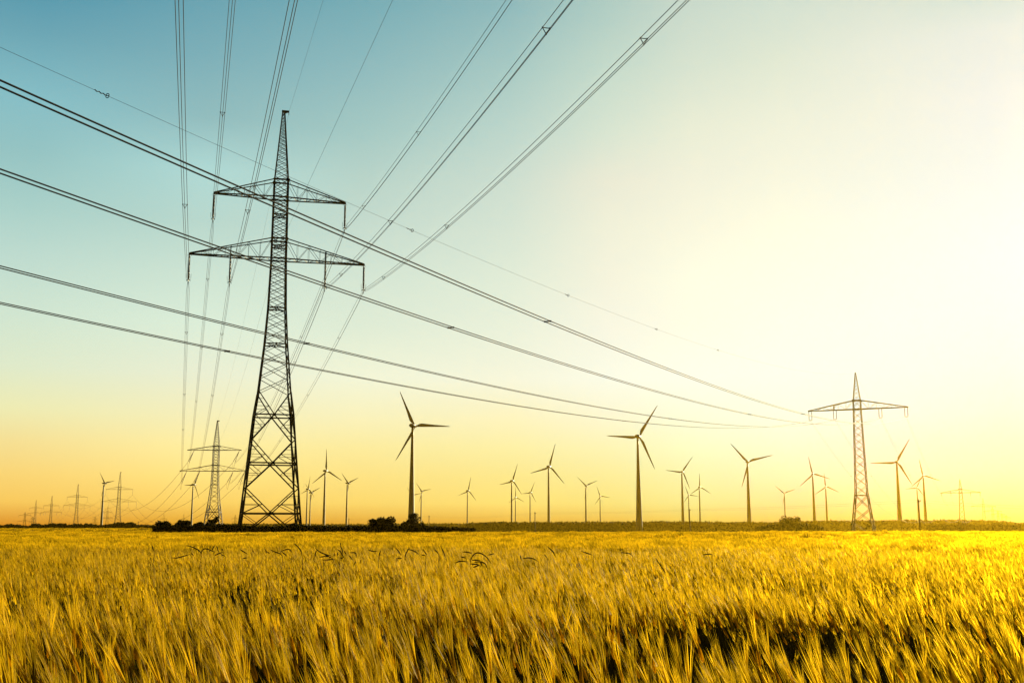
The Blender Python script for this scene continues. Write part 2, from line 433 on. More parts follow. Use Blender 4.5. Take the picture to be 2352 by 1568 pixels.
def bundle(label, fn, T, offs, lat, rad, spacers, group, kind="tri", seg=70, name="overhead_conductor"):
    """fn(t)->world centre; offs: list of (lateral, vertical)"""
    o0 = fn(0.0); lat = np.asarray(lat, float)
    root = empty(name, tuple(o0))
    tag(root, label, "power line", group)
    ts = np.linspace(0, T, seg)
    for a, h in offs:
        mb = MB(); pts = []
        for t in ts:
            e = min(1.0, .25 + t / 6.0) if len(offs) > 1 else 1.0
            pts.append(fn(t) - o0 + lat * a * e + np.array((0, 0, h * e)))
        mb.tube(pts, rad, 6); mb.build("wire", M_WIRE, root, True)
    for t in spacers:
        mb = MB(); c = fn(t) - o0
        if kind == "tri": spacer_tri(mb, c, lat)
        elif kind == "bar":
            mb.bar(c - lat * .2, c + lat * .2, .03)
            for s in (-1, 1): mb.bar(c + lat * .2 * s - (0, 0, .05), c + lat * .2 * s + (0, 0, .05), .05)
        elif kind == "ring":
            d = fn(t + .5) - fn(t - .5); d /= np.linalg.norm(d)
            u = np.cross(d, (0, 0, 1)); u /= np.linalg.norm(u); v = np.cross(u, d)
            ring = [c + .11 * (math.cos(q) * u + math.sin(q) * v) for q in np.linspace(0, 2 * math.pi, 19)]
            mb.tube(ring, .02, 6); mb.bar(c - u * .10, c + u * .10, .012)
            for q in range(5): mb.bar(c + d * (.15 + q * .14) + v * (.03 if q % 2 else -.03), c + d * (.29 + q * .14) - v * (.03 if q % 2 else -.03), .018)
        mb.build("spacer" if kind != "ring" else "line_marker", M_WIRE, root)
    return root

def para(A, az, s, c, sign=1):
    A = np.asarray(A, float); d = np.array([sign * math.sin(az), -math.cos(az), 0])
    return lambda t: A + d * t + np.array((0, 0, s * t + c * t * t))

def span(A, B, c):
    A, B = np.asarray(A, float), np.asarray(B, float)
    L = np.linalg.norm((B - A)[:2])
    return (lambda t: A + (B - A) * (t / L) - np.array((0, 0, c * t * (L - t)))), L

TRI = [(-.2, 0), (.2, 0), (0, -.36)]
DUO = [(-.2, 0), (.2, 0)]
latM = np.array((math.cos(YM), math.sin(YM), 0))
ATT = {"LU": (-8.95, 42.75), "RU": (8.95, 42.75), "LL": (-11.79, 34.1), "RL": (11.79, 34.1), "LI": (-6.42, 34.1), "RI": (6.42, 34.1)}
PH = {"LU": "left upper crossarm tip", "RU": "right upper crossarm tip", "LL": "left lower crossarm tip", "RL": "right lower crossarm tip",
      "LI": "left inner lower hanger", "RI": "right inner lower hanger"}
SL = {"LL": (-.10132, .2768), "LU": (-.10345, .27737), "LI": (-.10535, .27804), "RU": (-.08506, .2896), "RI": (-.10776, .27808), "RL": (-.10488, .28058)}
SPX = {"LL": [(420, 470)], "LU": [(508, 258)], "LI": [(566, 482)], "RU": [(960, 302), (834, 471)], "RI": [(1254, 62), (896, 507), (783, 628)], "RL": [(1477, 90), (1026, 516), (881, 636)]}
BPX = {"LL": [(424, 763), (419, 904), (416, 985)], "LU": [(475, 640), (461, 797), (451, 921)], "LI": [(509, 765), (490, 907)], "RU": [(705, 778), (683, 840)], "RI": [(690, 836), (620, 1020)], "RL": [(784, 777), (721, 914), (640, 1010)]}
for k in ATT:
    A = tp("M", *ATT[k])
    fn = para(A, SL[k][1], SL[k][0], .00037)
    ts = np.linspace(2, 140, 700)
    bundle("triple conductor overhead, from the tallest pylon's %s" % PH[k], fn, 260, TRI, latM, .020,
           [nearest_t(fn, ts, p) for p in SPX[k]] + [170.0, 225.0], "conductors running overhead from the tallest pylon")
    fn2, L = span(A, P2front[k], .00024)
    ts = np.linspace(2, L - 2, 700)
    bundle("triple conductor falling away behind the tallest pylon, from its %s" % PH[k], fn2, L, TRI, latM, .020,
           [nearest_t(fn2, ts, p) for p in BPX[k]], "conductors between the tallest pylon and the next pylon")
Ae = tp("M", .72, 59.1)
bundle("thin earth wire rising from the bracket on top of the tallest pylon", para(Ae, .2774, -.08865, 0), 190, [(0, 0)], latM, .011, [], "thin earth wires of the tall pylon", name="earth_wire")
A2w = tp("M", 0, 39.5)
bundle("thin wire slanting up right from the tallest pylon's mast at its lower crossarm", para(A2w, .27911, -.07578, 0), 200, [(0, 0)], latM, .012, [], "thin earth wires of the tall pylon", name="earth_wire")
f_, L_ = span(Ae, tp("P2", 0, zat(497.5, 966, D2)), .0002)
bundle("thin earth wire dropping from the tallest pylon's peak to the next pylon's peak", f_, L_, [(0, 0)], latM, .010, [], "thin earth wires of the tall pylon", name="earth_wire")
f_, L_ = span(A2w, tp("P2", 0, zuT), .0002)
bundle("thin wire from the tallest pylon's mast back to the next pylon's mast", f_, L_, [(0, 0)], latM, .010, [], "thin earth wires of the tall pylon", name="earth_wire")
for (ka, pa, na), (kb, pb, nb) in (((None, P2back, "slanting-insulator pylon"), ("P3", A3, "the next pylon")), (("P3", A3, "pylon beside leftmost turbine"), ("P4", A4, "its left neighbour")), (("P4", A4, "pylon left of the leftmost turbine"), ("P5", A5, "its left neighbour"))):
    for k in ATT:
        a = pa[k] if ka is None else tp(ka, *pa[k]); b = tp(kb, *pb[k])
        f_, L_ = span(a, b, .00036)
        bundle({"LU": "upper left", "RU": "upper right", "LL": "outer lower left", "RL": "outer lower right", "LI": "inner lower left", "RI": "inner lower right"}[k] + " conductor from %s to %s" % (na, nb),
               f_, L_, [(0, 0)], latM, .05, np.linspace(0, L_, 7)[1:-1] if ka is None else [], "sagging conductors between the far left pylons", "bar")

# right-hand line: double conductors crossing the whole sky
latR = np.array((math.cos(.4156), -math.sin(.4156), 0))
SR = {"C1": -.122484, "C2": -.122132, "C3": -.122626, "C4": -.123468}
NR = {"C1": "far left tip", "C2": "left inner hanger", "C3": "right inner hanger", "C4": "right tip"}
OR = {"C1": "lowest double conductor across the sky", "C2": "second lowest double conductor across the sky", "C3": "second highest double conductor across the sky", "C4": "highest and thickest double conductor across the sky"}
CPX = {"C1": [(520, 806), (1433, 966.5)], "C2": [(705, 786), (1540, 959.6)], "C3": [(1033, 759), (1721, 952)], "C4": [(1258, 739), (1845, 947)]}
base_att = {"C1": (-13.7, 33.2), "C2": (-5.99, 33.2), "C3": (5.99, 33.2), "C4": (13.7, 33.2)}
for k in ("C1", "C2", "C3", "C4"):
    A = tp("R1", *B1[k]); A[2] -= .05
    # fitted sag, shifted to the modelled attachment
    fn = para(A, .415559, SR[k] + (33.22 - A[2]) / 320, .000199, -1)
    ts = np.linspace(2, 330, 1600)
    bundle("%s, from the golden pylon's %s" % (OR[k], NR[k]), fn, 400, DUO, latR, .031,
           [nearest_t(fn, ts, p) for p in CPX[k]], "double conductors crossing the sky", "bar", 110)
    f_, L_ = span(A, tp("R2", *B2[k]), .00030)
    bundle("double conductor from the %s of the large golden pylon receding right" % NR[k], f_, L_, DUO, latR, .013, np.linspace(0, L_, 8)[1:-1], "double conductors receding right", "bar")
    f_, L_ = span(tp("R2", *B2[k]), tp("R3", *B3[k]), .00030)
    bundle("faint conductor from the %s of the second golden pylon to the third" % NR[k], f_, L_, [(0, 0)], latR, .03, [], "double conductors receding right", "bar")
Ea = tp("R1", *B1["E"])
fn = para(Ea, .415559, -.13913, .00019623, -1)
ts = np.linspace(2, 330, 1600)
bundle("single thin earth wire with small ring markers, topmost of those crossing the sky", fn, 400, [(0, 0)], latR, .009,
       [nearest_t(fn, ts, p) for p in ((245, 219), (948, 530), (1305, 679), (1508, 756), (1650, 803))], "earth wires of the right-hand line", "ring", 110, name="earth_wire")
f_, L_ = span(Ea, tp("R2", *B2["E"]), .00025)
bundle("thin earth wire from the large golden pylon's peak to the next peak", f_, L_, [(0, 0)], latR, .009, [], "earth wires of the right-hand line", name="earth_wire")

# ------------------------------------------------------------------ wind turbines
def lathe(mb, axis_o, axis_d, prof, n=16):
    axis_d = np.asarray(axis_d, float)
    mb.tube([np.asarray(axis_o) + axis_d * t for t, r in prof], [r for t, r in prof], n)

def fit_rotor(tips, Lg=None):
    best = None
    T = np.array(tips, float)
    for c in np.linspace(.62, 1.0, 9):
        for th in range(0, 120, 1):
            ang = np.radians(th + np.array([0, 120, 240]))
            base = np.stack([np.sin(ang) * c, np.cos(ang)], 1)
            e = 0; num = den = 0; pick = []
            for t in T:
                n = base / np.linalg.norm(base, axis=1)[:, None]
                i = int(np.argmax(n @ (t / np.linalg.norm(t)))); pick.append(i)
                num += base[i] @ t; den += base[i] @ base[i]
            if len(set(pick)) < len(pick): continue
            L = num / den
            e = sum(((base[i] * L - t) ** 2).sum() for i, t in zip(pick, T)) / L / L
            if best is None or e < best[0]: best = (e, L, math.radians(th), c)
    return best[1:]

def turbine(label, hub, tips, base_w=4.6, top_w=2.3, H=78.0, sign=1, cos_fix=None):
    k = at(hub[0], hub[1], 1.0)[2] - EYE
    D = (H - EYE) / k
    D0 = (95.0 - EYE) / k
    if D > 1050: D = 1050 + (D - 1050) * .14          # the small ones are smaller machines a little farther off
    base_w *= D / D0; top_w *= D / D0
    hp = at(hub[0], hub[1], D)
    L_u, th0, c = fit_rotor([(t[0] - hub[0], -(t[1] - hub[1])) for t in tips])
    depth = D * cp + (hp[2] - EYE) * sp
    L = L_u / F * depth
    psi = math.acos(min(c, .985))
    az = math.atan2(hp[0], D) + psi
    N = np.array((math.sin(az), math.cos(az), 0)); e1 = np.array((math.cos(az), -math.sin(az), 0)); e2 = np.array((0, 0, 1.0))
    ov = 4.6 * L / 42
    tx, ty = hp[0] - N[0] * ov, hp[1] - N[1] * ov
    gz = float(ground_z(tx, ty)) - .2
    root = empty("wind_turbine", (tx, ty, gz))
    tag(root, label, "wind turbine", "wind turbines on the horizon")
    hz = hp[2] - gz
    mb = MB()
    zz = np.linspace(0, hz - 1.6, 14); bw, tw = base_w / 2, top_w / 2
    mb.tube([(0, 0, z) for z in zz], [tw + (bw - tw) * (1 - z / zz[-1]) ** 1.15 for z in zz], 28)
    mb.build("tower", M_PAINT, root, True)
    mb = MB(); o = np.array((0, 0, hz))
    sc = L / 42
    lathe(mb, o, N, [(-5.6 * sc, .3), (-5.2 * sc, 1.2 * sc), (-3.6 * sc, 1.95 * sc), (-1 * sc, 2.25 * sc), (1.2 * sc, 2.3 * sc), (3.0, 2.0 * sc)])
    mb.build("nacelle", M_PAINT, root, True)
    mb = MB()
    lathe(mb, o + N * 3.05, N, [(0, 1.9 * sc), (.8 * sc, 1.95 * sc), (1.8 * sc, 1.7 * sc), (2.7 * sc, 1.0 * sc), (3.0 * sc, .2)])
    mb.build("rotor_hub", M_PAINT, root, True)
    hc = o + N * ov
    fr = [.02, .05, .09, .14, .2, .28, .4, .55, .7, .85, .95, 1.0]
    ch = [.045, .045, .055, .078, .088, .080, .066, .052, .040, .028, .018, .005]
    tk = [.045, .045, .040, .028, .022, .018, .014, .010, .007, .005, .004, .002]
    tw_ = [35, 32, 28, 22, 17, 13, 9, 6, 4, 2, 1, 0]
    for b in range(3):
        a = th0 + b * 2 * math.pi / 3
        rd = e1 * math.sin(a) + e2 * math.cos(a); tg = e1 * math.cos(a) - e2 * math.sin(a)
        mb = MB(); n = 10; k0 = len(mb.v)
        for i, f in enumerate(fr):
            q = R(tw_[i]); cd = tg * math.cos(q) + N * math.sin(q); td = np.cross(rd, cd)
            cw, tt = ch[i] * L, tk[i] * L
            sh = -cd * (cw * .5 - .0225 * L) * (1 if i > 1 else 0)
            for j in range(n):
                t = 2 * math.pi * j / n
                mb.v.append(tuple(hc + rd * f * L + sh + cd * cw / 2 * math.cos(t) + td * tt / 2 * math.sin(t)))
        for i in range(len(fr) - 1):
            for j in range(n):
                mb.f.append((i * n + j, i * n + (j + 1) % n, (i + 1) * n + (j + 1) % n, (i + 1) * n + j))
        mb.f.append(tuple(range(n - 1, -1, -1))); mb.f.append(tuple((len(fr) - 1) * n + j for j in range(n)))
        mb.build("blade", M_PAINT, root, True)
    return root

z3 = lambda x, y: ((x / 2.412) / 1.7003, (1500 + y / 2.412) / 1.7003)
z2 = lambda x, y: ((700 + x / 1.5675) / 1.7003, (1100 + y / 1.5675) / 1.7003)
z4 = lambda x, y: ((900 + x / 2.138) / 1.7003, (1450 + y / 2.138) / 1.7003)
z5 = lambda x, y: ((2000 + x / 2.24) / 1.7003, (1450 + y / 2.24) / 1.7003)
z6 = lambda x, y: ((3000 + x / 2.091) / 1.7003, (1400 + y / 2.091) / 1.7003)
z11 = lambda x, y: ((1550 + x / 6.27) / 1.7003, (1850 + y / 6.27) / 1.7003)
def T(label, zf, hub, tips, **kw): turbine(label, zf(*hub), [zf(*t) for t in tips], **kw)
T("leftmost dark wind turbine, standing alone between hazy pylons", z3, (990, 932), [(950, 828), (1080, 903)], base_w=5.5)
T("dark wind turbine beside the pylon with slanting insulators, one blade pointing left", z3, (1832, 945), [(1748, 955), (1878, 825), (1893, 1087)])
T("small turbine just right of the tallest pylon, left of an overlapping pair", z2, (791, 1268), [(745, 1297), (798, 1192), (830, 1320)], base_w=4.2)
T("small turbine just right of the tallest pylon, right of an overlapping pair", z2, (811, 1290), [(778, 1240), (868, 1258)], base_w=4.2)
T("mid-sized dark turbine with one blade straight up, right of the tallest pylon", z2, (903, 1157), [(897, 1018), (820, 1228), (1000, 1213)], base_w=5.0)
T("dark turbine in a Y pose, second tower left of the large round bush", z2, (1037, 1232), [(997, 1168), (1098, 1198)], base_w=4.6)
T("largest dark wind turbine, its tower rising behind a leafy tree", z4, (1540, 455), [(1417, 160), (1845, 465), (1403, 740)], base_w=6.6, top_w=2.2)
T("small turbine almost hidden behind the largest dark turbine's tower", z11, (392, 525), [(232, 342), (590, 478)], base_w=4.0)
T("small turbine just right of the largest dark turbine, above a utility pole", z4, (1600, 1000), [(1552, 928), (1682, 982), (1585, 1090)], base_w=4.0)
T("lone small turbine midway between the largest dark turbine and the central cluster", z4, (1988, 995), [(2010, 878), (1912, 1027), (2062, 1075)], base_w=3.6)
T("larger turbine of the overlapping pair left of centre, blade tip up right", z5, (7, 957), [(47, 808), (97, 1075), (-105, 980)], base_w=4.4)
T("smaller turbine of the overlapping pair left of centre, close behind its neighbour", z5, (33, 1100), [(30, 1010), (105, 1137)], base_w=4.0)
T("small turbine with a horizontal left blade, beside a thin utility pole", z5, (164, 1058), [(200, 965), (92, 1066), (215, 1145)], base_w=3.8)
T("mid-sized brown turbine near the centre, between small turbines", z5, (330, 833), [(380, 635), (163, 885), (465, 982)], base_w=4.8)
T("small brown turbine in a Y pose, right of the mid-sized central one", z5, (650, 998), [(573, 922), (752, 960), (641, 1115)], base_w=4.8)
T("smallest brown turbine left of the large golden-brown turbine", z5, (773, 1090), [(743, 1003), (860, 1102), (730, 1162)], base_w=4.2)
T("largest golden-brown turbine right of centre, one blade pointing flat left", z5, (1113, 570), [(1280, 312), (827, 562), (1257, 860)], base_w=7.2, top_w=2.0)
T("golden turbine right of the largest golden-brown one, blade reaching up right", z5, (1492, 878), [(1582, 752), (1350, 861), (1557, 1030)], base_w=6.0)
T("small golden turbine tucked between two others, with a flat right blade", z5, (1546, 1080), [(1510, 988), (1637, 1090), (1505, 1138)], base_w=3.8)
T("small golden turbine with one blade straight up, right of the tucked-in one", z5, (1644, 1010), [(1640, 888), (1562, 1065), (1743, 1065)], base_w=4.4)
T("tall golden turbine in a wide Y pose, left of the leafy bush", z5, (2065, 790), [(1913, 627), (2280, 740), (2015, 1010)], base_w=7.0, top_w=2.2)
T("small golden turbine rising right behind the leafy golden bush", z6, (133, 1098), [(60, 1037), (220, 1068), (122, 1190)], base_w=3.6)
T("taller turbine of the golden pair left of the large golden pylon", z6, (365, 940), [(332, 797), (265, 1035), (507, 985)], base_w=6.4, top_w=2.2)
T("shorter turbine of the golden pair left of the large golden pylon", z6, (471, 1043), [(458, 928), (382, 1103), (575, 1088)], base_w=6.0)
T("tall golden turbine right of the large golden pylon, blade pointing flat left", z6, (1053, 845), [(1153, 665), (835, 850), (1168, 1028)], base_w=7.6, top_w=2.4)
T("rightmost golden turbine, overlapped by a smaller one at its left", z6, (1268, 955), [(1237, 817), (1172, 1037), (1408, 998)], base_w=7.0, top_w=2.2)
T("small golden turbine overlapping the rightmost one, behind a utility pole", z6, (1216, 1052), [(1250, 975), (1107, 1061), (1272, 1120)], base_w=4.6)

# ------------------------------------------------------------------ utility poles of the low line
PL = [("utility pole in front of the small golden turbine at far right", 2109.5, 1146, 296), ("utility pole beside the small tucked-in golden turbine", 1583.5, 1168, 476),
      ("thin utility pole left of the mid-sized central turbine", 1228.8, 1175.5, 560), ("thin dark utility pole just right of the largest dark turbine's tree", 985.5, 1183.5, 750),
      ("tiny utility pole behind the Y-posed turbine near the round bush", 801.5, 1190, 975), ("tiny dark pole above the left hedge near the leftmost pylons", 317.8, 1196.6, 1100)]
PP = []
for lab, ux, uy, D in PL:
    top = at(ux, uy, D); x = top[0]; gz = float(ground_z(x, D)); h = top[2] - gz
    root = empty("utility_pole", (x, D, gz), .3)
    tag(root, lab, "utility pole", "utility poles of the low line")
    r0 = .19 if D < 400 else .26 if D < 800 else .35
    mb = MB(); mb.tube([(0, 0, -.3), (0, 0, h * .5), (0, 0, h)], [r0, r0 * .85, r0 * .65], 10); mb.build("pole", M_WOOD, root, True)
    mb = MB(); mb.bar((-.55, -.16, h - .5), (.55, -.16, h - .5), .06); mb.bar((0, -.1, h - .9), (.5, -.16, h - .5), .03); parm = mb.build("crossarm", M_WOOD, root)
    for s in (-.5, .5):
        mb = MB(); mb.tube([(s, -.16, h - .45), (s, -.16, h - .3), (s, -.16, h - .22), (s, -.16, h - .15)], [.03, .07, .05, .06], 8); mb.build("insulator", M_INS, parm, True)
    PP.append((x, D, gz + h))
ends = [(at(2420, 1161, 225), "run out of frame right")] 
def polewires(a, b, la, c):
    for o, nm in ((0, "upper"), (-.55, "lower")):
        f_, L_ = span(np.array(a) + (0, 0, -.2 + o), np.array(b) + (0, 0, -.2 + o), c)
        bundle("%s thin wire of the low pole line, %s" % (nm, la), f_, L_, [(0, 0)], (1, 0, 0), .014, [], "thin wires of the low pole line", seg=24, name="pole_wire")
polewires(PP[0], tuple(ends[0][0]), "running to the frame's right edge", .0002)
polewires(PP[0], PP[1], "crossing the large golden pylon", .00005)
polewires(PP[1], PP[2], "passing behind the largest golden-brown turbine", .00018)
polewires(PP[2], PP[3], "passing near the lone small turbine", .00015)
polewires(PP[3], PP[4], "passing behind the largest dark turbine", .00008)

# ------------------------------------------------------------------ hedges, woods, bushes
def leaf_quads(C, size, aspect=1.6):
    """C: (n,3) centres, size: (n,) -> verts, faces"""
    n = len(C)
    a = rng.normal(size=(n, 3)); a /= np.linalg.norm(a, axis=1)[:, None]
    b = np.cross(a, rng.normal(size=(n, 3))); b /= np.linalg.norm(b, axis=1)[:, None]
    s = np.asarray(size)[:, None]
    V = np.stack([C - a * s * .5 * aspect, C + b * s * .35, C + a * s * .5 * aspect, C - b * s * .35], 1).reshape(-1, 3)
    Fc = np.arange(4 * n).reshape(-1, 4)
    return V, Fc

def np_mesh(name, V, Fc, mat, parent=None):
    me = bpy.data.meshes.new(name)
    me.from_pydata(np.asarray(V).tolist(), [], np.asarray(Fc).tolist())
    me.materials.append(mat)
    o = bpy.data.objects.new(name, me); COL.objects.link(o)
    if parent: o.parent = parent
    return o

def hedge(name, label, prof, Dfun, depth, leaf, dens, cat="hedge"):
    """prof: list of (u, top_y); a leafy band with an uneven top"""
    us = np.array([p[0] for p in prof], float); ys = np.array([p[1] for p in prof], float)
    C = []; S = []
    u = us[0]; segs = []
    n = int(dens * (us[-1] - us[0]))
    U = rng.uniform(us[0], us[-1], n)
    Dn = np.array([Dfun(q) for q in U]) + rng.uniform(0, depth, n)
    top = np.interp(U, us, ys) + 1.0 * np.sin(U * .9 + 1) * .5 + np.interp(U, np.arange(us[0], us[-1] + 3, 3), rng.normal(0, .8, len(np.arange(us[0], us[-1] + 3, 3)))) 
    D0 = np.array([Dfun(q) for q in U])
    zt = EYE + (CY + OFF - top) / 2602 * D0
    X = (U - CX) / 2602 * Dn
    G = ground_z(X, Dn)
    z = G + (zt - G) * np.sqrt(rng.uniform(0, 1, n))
    Cc = np.stack([X, Dn, z], 1)
    V, Fc = leaf_quads(Cc, leaf * rng.uniform(.6, 1.4, n))
    # dense woody core as a closed bumpy band
    cu = np.arange(us[0], us[-1], 4.0)
    vb = []; fb = []
    for i, q in enumerate(cu):
        D = Dfun(q); zt_ = EYE + (CY + OFF - (np.interp(q, us, ys) + 1.5)) / 2602 * D
        x1, x2 = (q - CX) / 2602 * (D + depth * .25), (q - CX) / 2602 * (D + depth * .8)
        g = float(ground_z(x1, D)) - .1
        zt_ = g + (zt_ - g) * rng.uniform(.8, .97)
        vb += [(x1, D + depth * .25, g), (x1, D + depth * .25, zt_ * .97), (x2, D + depth * .8, zt_), (x2, D + depth * .8, g)]
        if i:
            a = 4 * (i - 1); b = 4 * i
            fb += [(a, b, b + 1, a + 1), (a + 1, b + 1, b + 2, a + 2), (a + 2, b + 2, b + 3, a + 3)]
    fb += [(3, 2, 1, 0), tuple(4 * (len(cu) - 1) + k for k in range(4))]
    off = len(V)
    me_v = V.tolist() + vb; me_f = Fc.tolist() + [tuple(off + k for k in q) for q in fb]
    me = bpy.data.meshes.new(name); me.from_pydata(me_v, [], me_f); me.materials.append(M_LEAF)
    o = bpy.data.objects.new(name, me); COL.objects.link(o)
    tag(o, label, cat, None, "stuff")

hedge("hedgerow", "dark uneven hedgerow along the far left edge of the field",
      [(-60, 1207), (0, 1207.4), (23, 1205), (34, 1206), (50, 1207), (57, 1210), (66, 1210), (74, 1205), (81, 1204), (100, 1206.5), (125, 1203.2), (144, 1203.6), (157, 1206), (177, 1204), (190, 1206), (200, 1203), (215, 1206), (230, 1208), (245, 1206), (256, 1203.5), (275, 1203), (300, 1203.5), (314, 1206.6), (330, 1206), (351, 1207.6), (372, 1207)],
      lambda u: 612.0, 14, 1.0, 42)
hedge("hedgerow", "near dark hedge at the field edge around the tallest pylon's feet",
      [(352, 1209.5), (372, 1207), (400, 1208), (440, 1207), (480, 1206), (500, 1204.5), (530, 1206), (545, 1206.5), (565, 1209.5), (600, 1210), (640, 1209), (700, 1207.5), (760, 1209), (845, 1209), (930, 1209), (975, 1209.5), (1010, 1210.5), (1050, 1212.5), (1092, 1214)],
      lambda u: 142.5, 4.0, .24, 60)
hedge("distant_woods", "long dark band of distant woods along the horizon",
      [(455, 1206), (560, 1205.5), (700, 1206), (850, 1207), (960, 1205), (1050, 1204.5), (1080, 1203.5)], lambda u: 1500.0, 120, 3.6, 30, "woods")
hedge("distant_woods", "level golden-brown band of woodland filling the right horizon",
      [(1070, 1205), (1085, 1203), (1110, 1201.5), (1140, 1201), (1200, 1202), (1270, 1201.5), (1400, 1200.8), (1560, 1200.6), (1650, 1201.5), (1750, 1202), (1900, 1198.5), (2000, 1198), (2110, 1197.3), (2200, 1196.8), (2260, 1197.5), (2310, 1200), (2330, 1203), (2400, 1204)], lambda u: 1070.0, 100, 2.8, 46, "woods")
hedge("roadside_scrub", "low tangled scrub in front of the woods at far right",
      [(2128, 1209), (2160, 1206), (2210, 1205), (2250, 1207), (2300, 1205.5), (2345, 1204.5), (2385, 1203)], lambda u: 700.0, 12, 1.1, 40, "scrub")
hedge("roadside_scrub", "low scrub under the leafy golden bush right of centre",
      [(1735, 1212.5), (1770, 1206), (1800, 1202), (1850, 1203), (1872, 1207), (1890, 1212)], lambda u: 640.0, 10, 1.0, 40, "scrub")

def bush(label, ux, top_y, w_u, D, leaf, n, name="bush", group="bushes along the field edge", shape=1.0, spiky=0.0, cat="bush", zmin=0.0):
    x = (ux - CX) / 2602 * D; g = float(ground_z(x, D))
    h = EYE + (CY + OFF - top_y) / 2602 * D - g; w = w_u / 2602 * D
    root = empty(name, (x, D, g)); tag(root, label, cat, group)
    # sub-clumps filling a rounded outline
    cl = []
    for i in range(26):
        a = rng.uniform(0, 2 * math.pi); rr = math.sqrt(rng.uniform(0, 1)) * .40
        zz = rng.uniform(.22, .86)
        lim = math.sqrt(max(0.05, 1 - ((zz - .38) / .62) ** 2)) if zz > .38 else 1.0
        lim = lim ** shape
        cl.append((math.cos(a) * rr * w * lim, math.sin(a) * rr * w * .8 * lim, zz * h, rng.uniform(.10, .17) * w))
    P = []
    for cx_, cy_, cz_, cr in cl:
        m = n // 26
        q = rng.normal(size=(m, 3)); q /= np.linalg.norm(q, axis=1)[:, None]
        q *= (rng.uniform(0, 1, m) ** .45)[:, None] * cr
        q[:, 2] *= .8
        P.append(q + np.array((cx_, cy_, cz_)))
    # low skirt
    m = n // 5
    P.append(np.stack([rng.uniform(-.46, .46, m) * w, rng.uniform(-.3, .3, m) * w, rng.uniform(0.02, .4, m) * h], 1))
    if spiky:
        for i in range(int(26 * spiky)):
            a = rng.uniform(-1.1, 1.1); l = rng.uniform(.75, 1.08) * h
            t = rng.uniform(.35, 1.0, 26)
            P.append(np.stack([math.sin(a) * l * t * .55 * w / h + rng.normal(0, .012 * w, 26), rng.normal(0, .12 * w, 26) * t, math.cos(a) * l * t * (.9)], 1))
    P = np.concatenate(P); P = P[P[:, 2] < h * 1.06]; P[:, 2] = np.maximum(P[:, 2], .02)
    V, Fc = leaf_quads(P, leaf * rng.uniform(.6, 1.5, len(P)))
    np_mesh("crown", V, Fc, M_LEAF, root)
    mb = MB()
    mb.tube([(0, 0, -.1), (.02 * w, 0, h * .25), (-.01 * w, .01, h * .5), (.01 * w, 0, h * .72)], [.05 * h, .04 * h, .03 * h, .012 * h], 8)
    for i in range(7):
        a = rng.uniform(0, 2 * math.pi); s = rng.uniform(.1, .45)
        mb.tube([(0, 0, h * s), (math.cos(a) * w * .15, math.sin(a) * w * .12, h * (s + .18)), (math.cos(a) * w * .3, math.sin(a) * w * .25, h * (s + .3))], [.025 * h, .015 * h, .006 * h], 6)
    mb.build("trunk", M_BARK, root, True)
    return root
bush("low rounded bush in the left hedge, left of its twin below the hazy pylon", 275, 1199, 34, 606, .7, 1500)
bush("low rounded bush in the left hedge, right of its twin near the tiny pole", 300, 1200, 32, 606, .7, 1500)
bush("wide dark bush with ragged top at the start of the near hedge", 376, 1195, 52, 145, .2, 3000)
bush("round-topped dark tree left of the turbine beside the slanting-insulator pylon", 419, 1187.5, 44, 146, .19, 3000, "tree", "small trees along the field edge", .9, 0, "tree")
bush("small dark round bush right of the turbine beside the slanting-insulator pylon", 454, 1195, 38, 146, .19, 2600)
bush("loose round tree growing before the feet of the slanting-insulator pylon", 487, 1182, 40, 149, .17, 1500, "tree", "small trees along the field edge", .9, .2, "tree")
bush("low dark shrub at the left foot of the tallest pylon", 549, 1203, 30, 143, .18, 1600)
bush("low dark shrub at the right foot of the tallest pylon", 676, 1200, 46, 143.5, .18, 2200)
bush("large solid rounded dark bush, biggest in the hedge, right of centre-left", 880, 1186.5, 78, 141.5, .16, 6500, shape=.75)
bush("ragged dark tree with spiky branches at the foot of the largest dark turbine", 947, 1175, 56, 143, .15, 2600, "tree", "small trees along the field edge", 1.3, 1.0, "tree")
bush("low dark shrub just right of the ragged dark tree", 968, 1196, 24, 143, .15, 1300)
bush("leafy golden bush with wispy upright twigs in front of the woods", 1815, 1183, 62, 636, .6, 2400, spiky=.9)
bush("squat bush in the scrub below the pale golden single-arm pylon", 2211, 1199.5, 46, 695, .95, 1600)
bush("squat bush in the scrub below the receding faint pylons", 2291, 1201, 40, 695, .95, 1500)
bush("dark bush cut off by the right frame edge", 2358, 1200, 44, 690, .95, 1700)

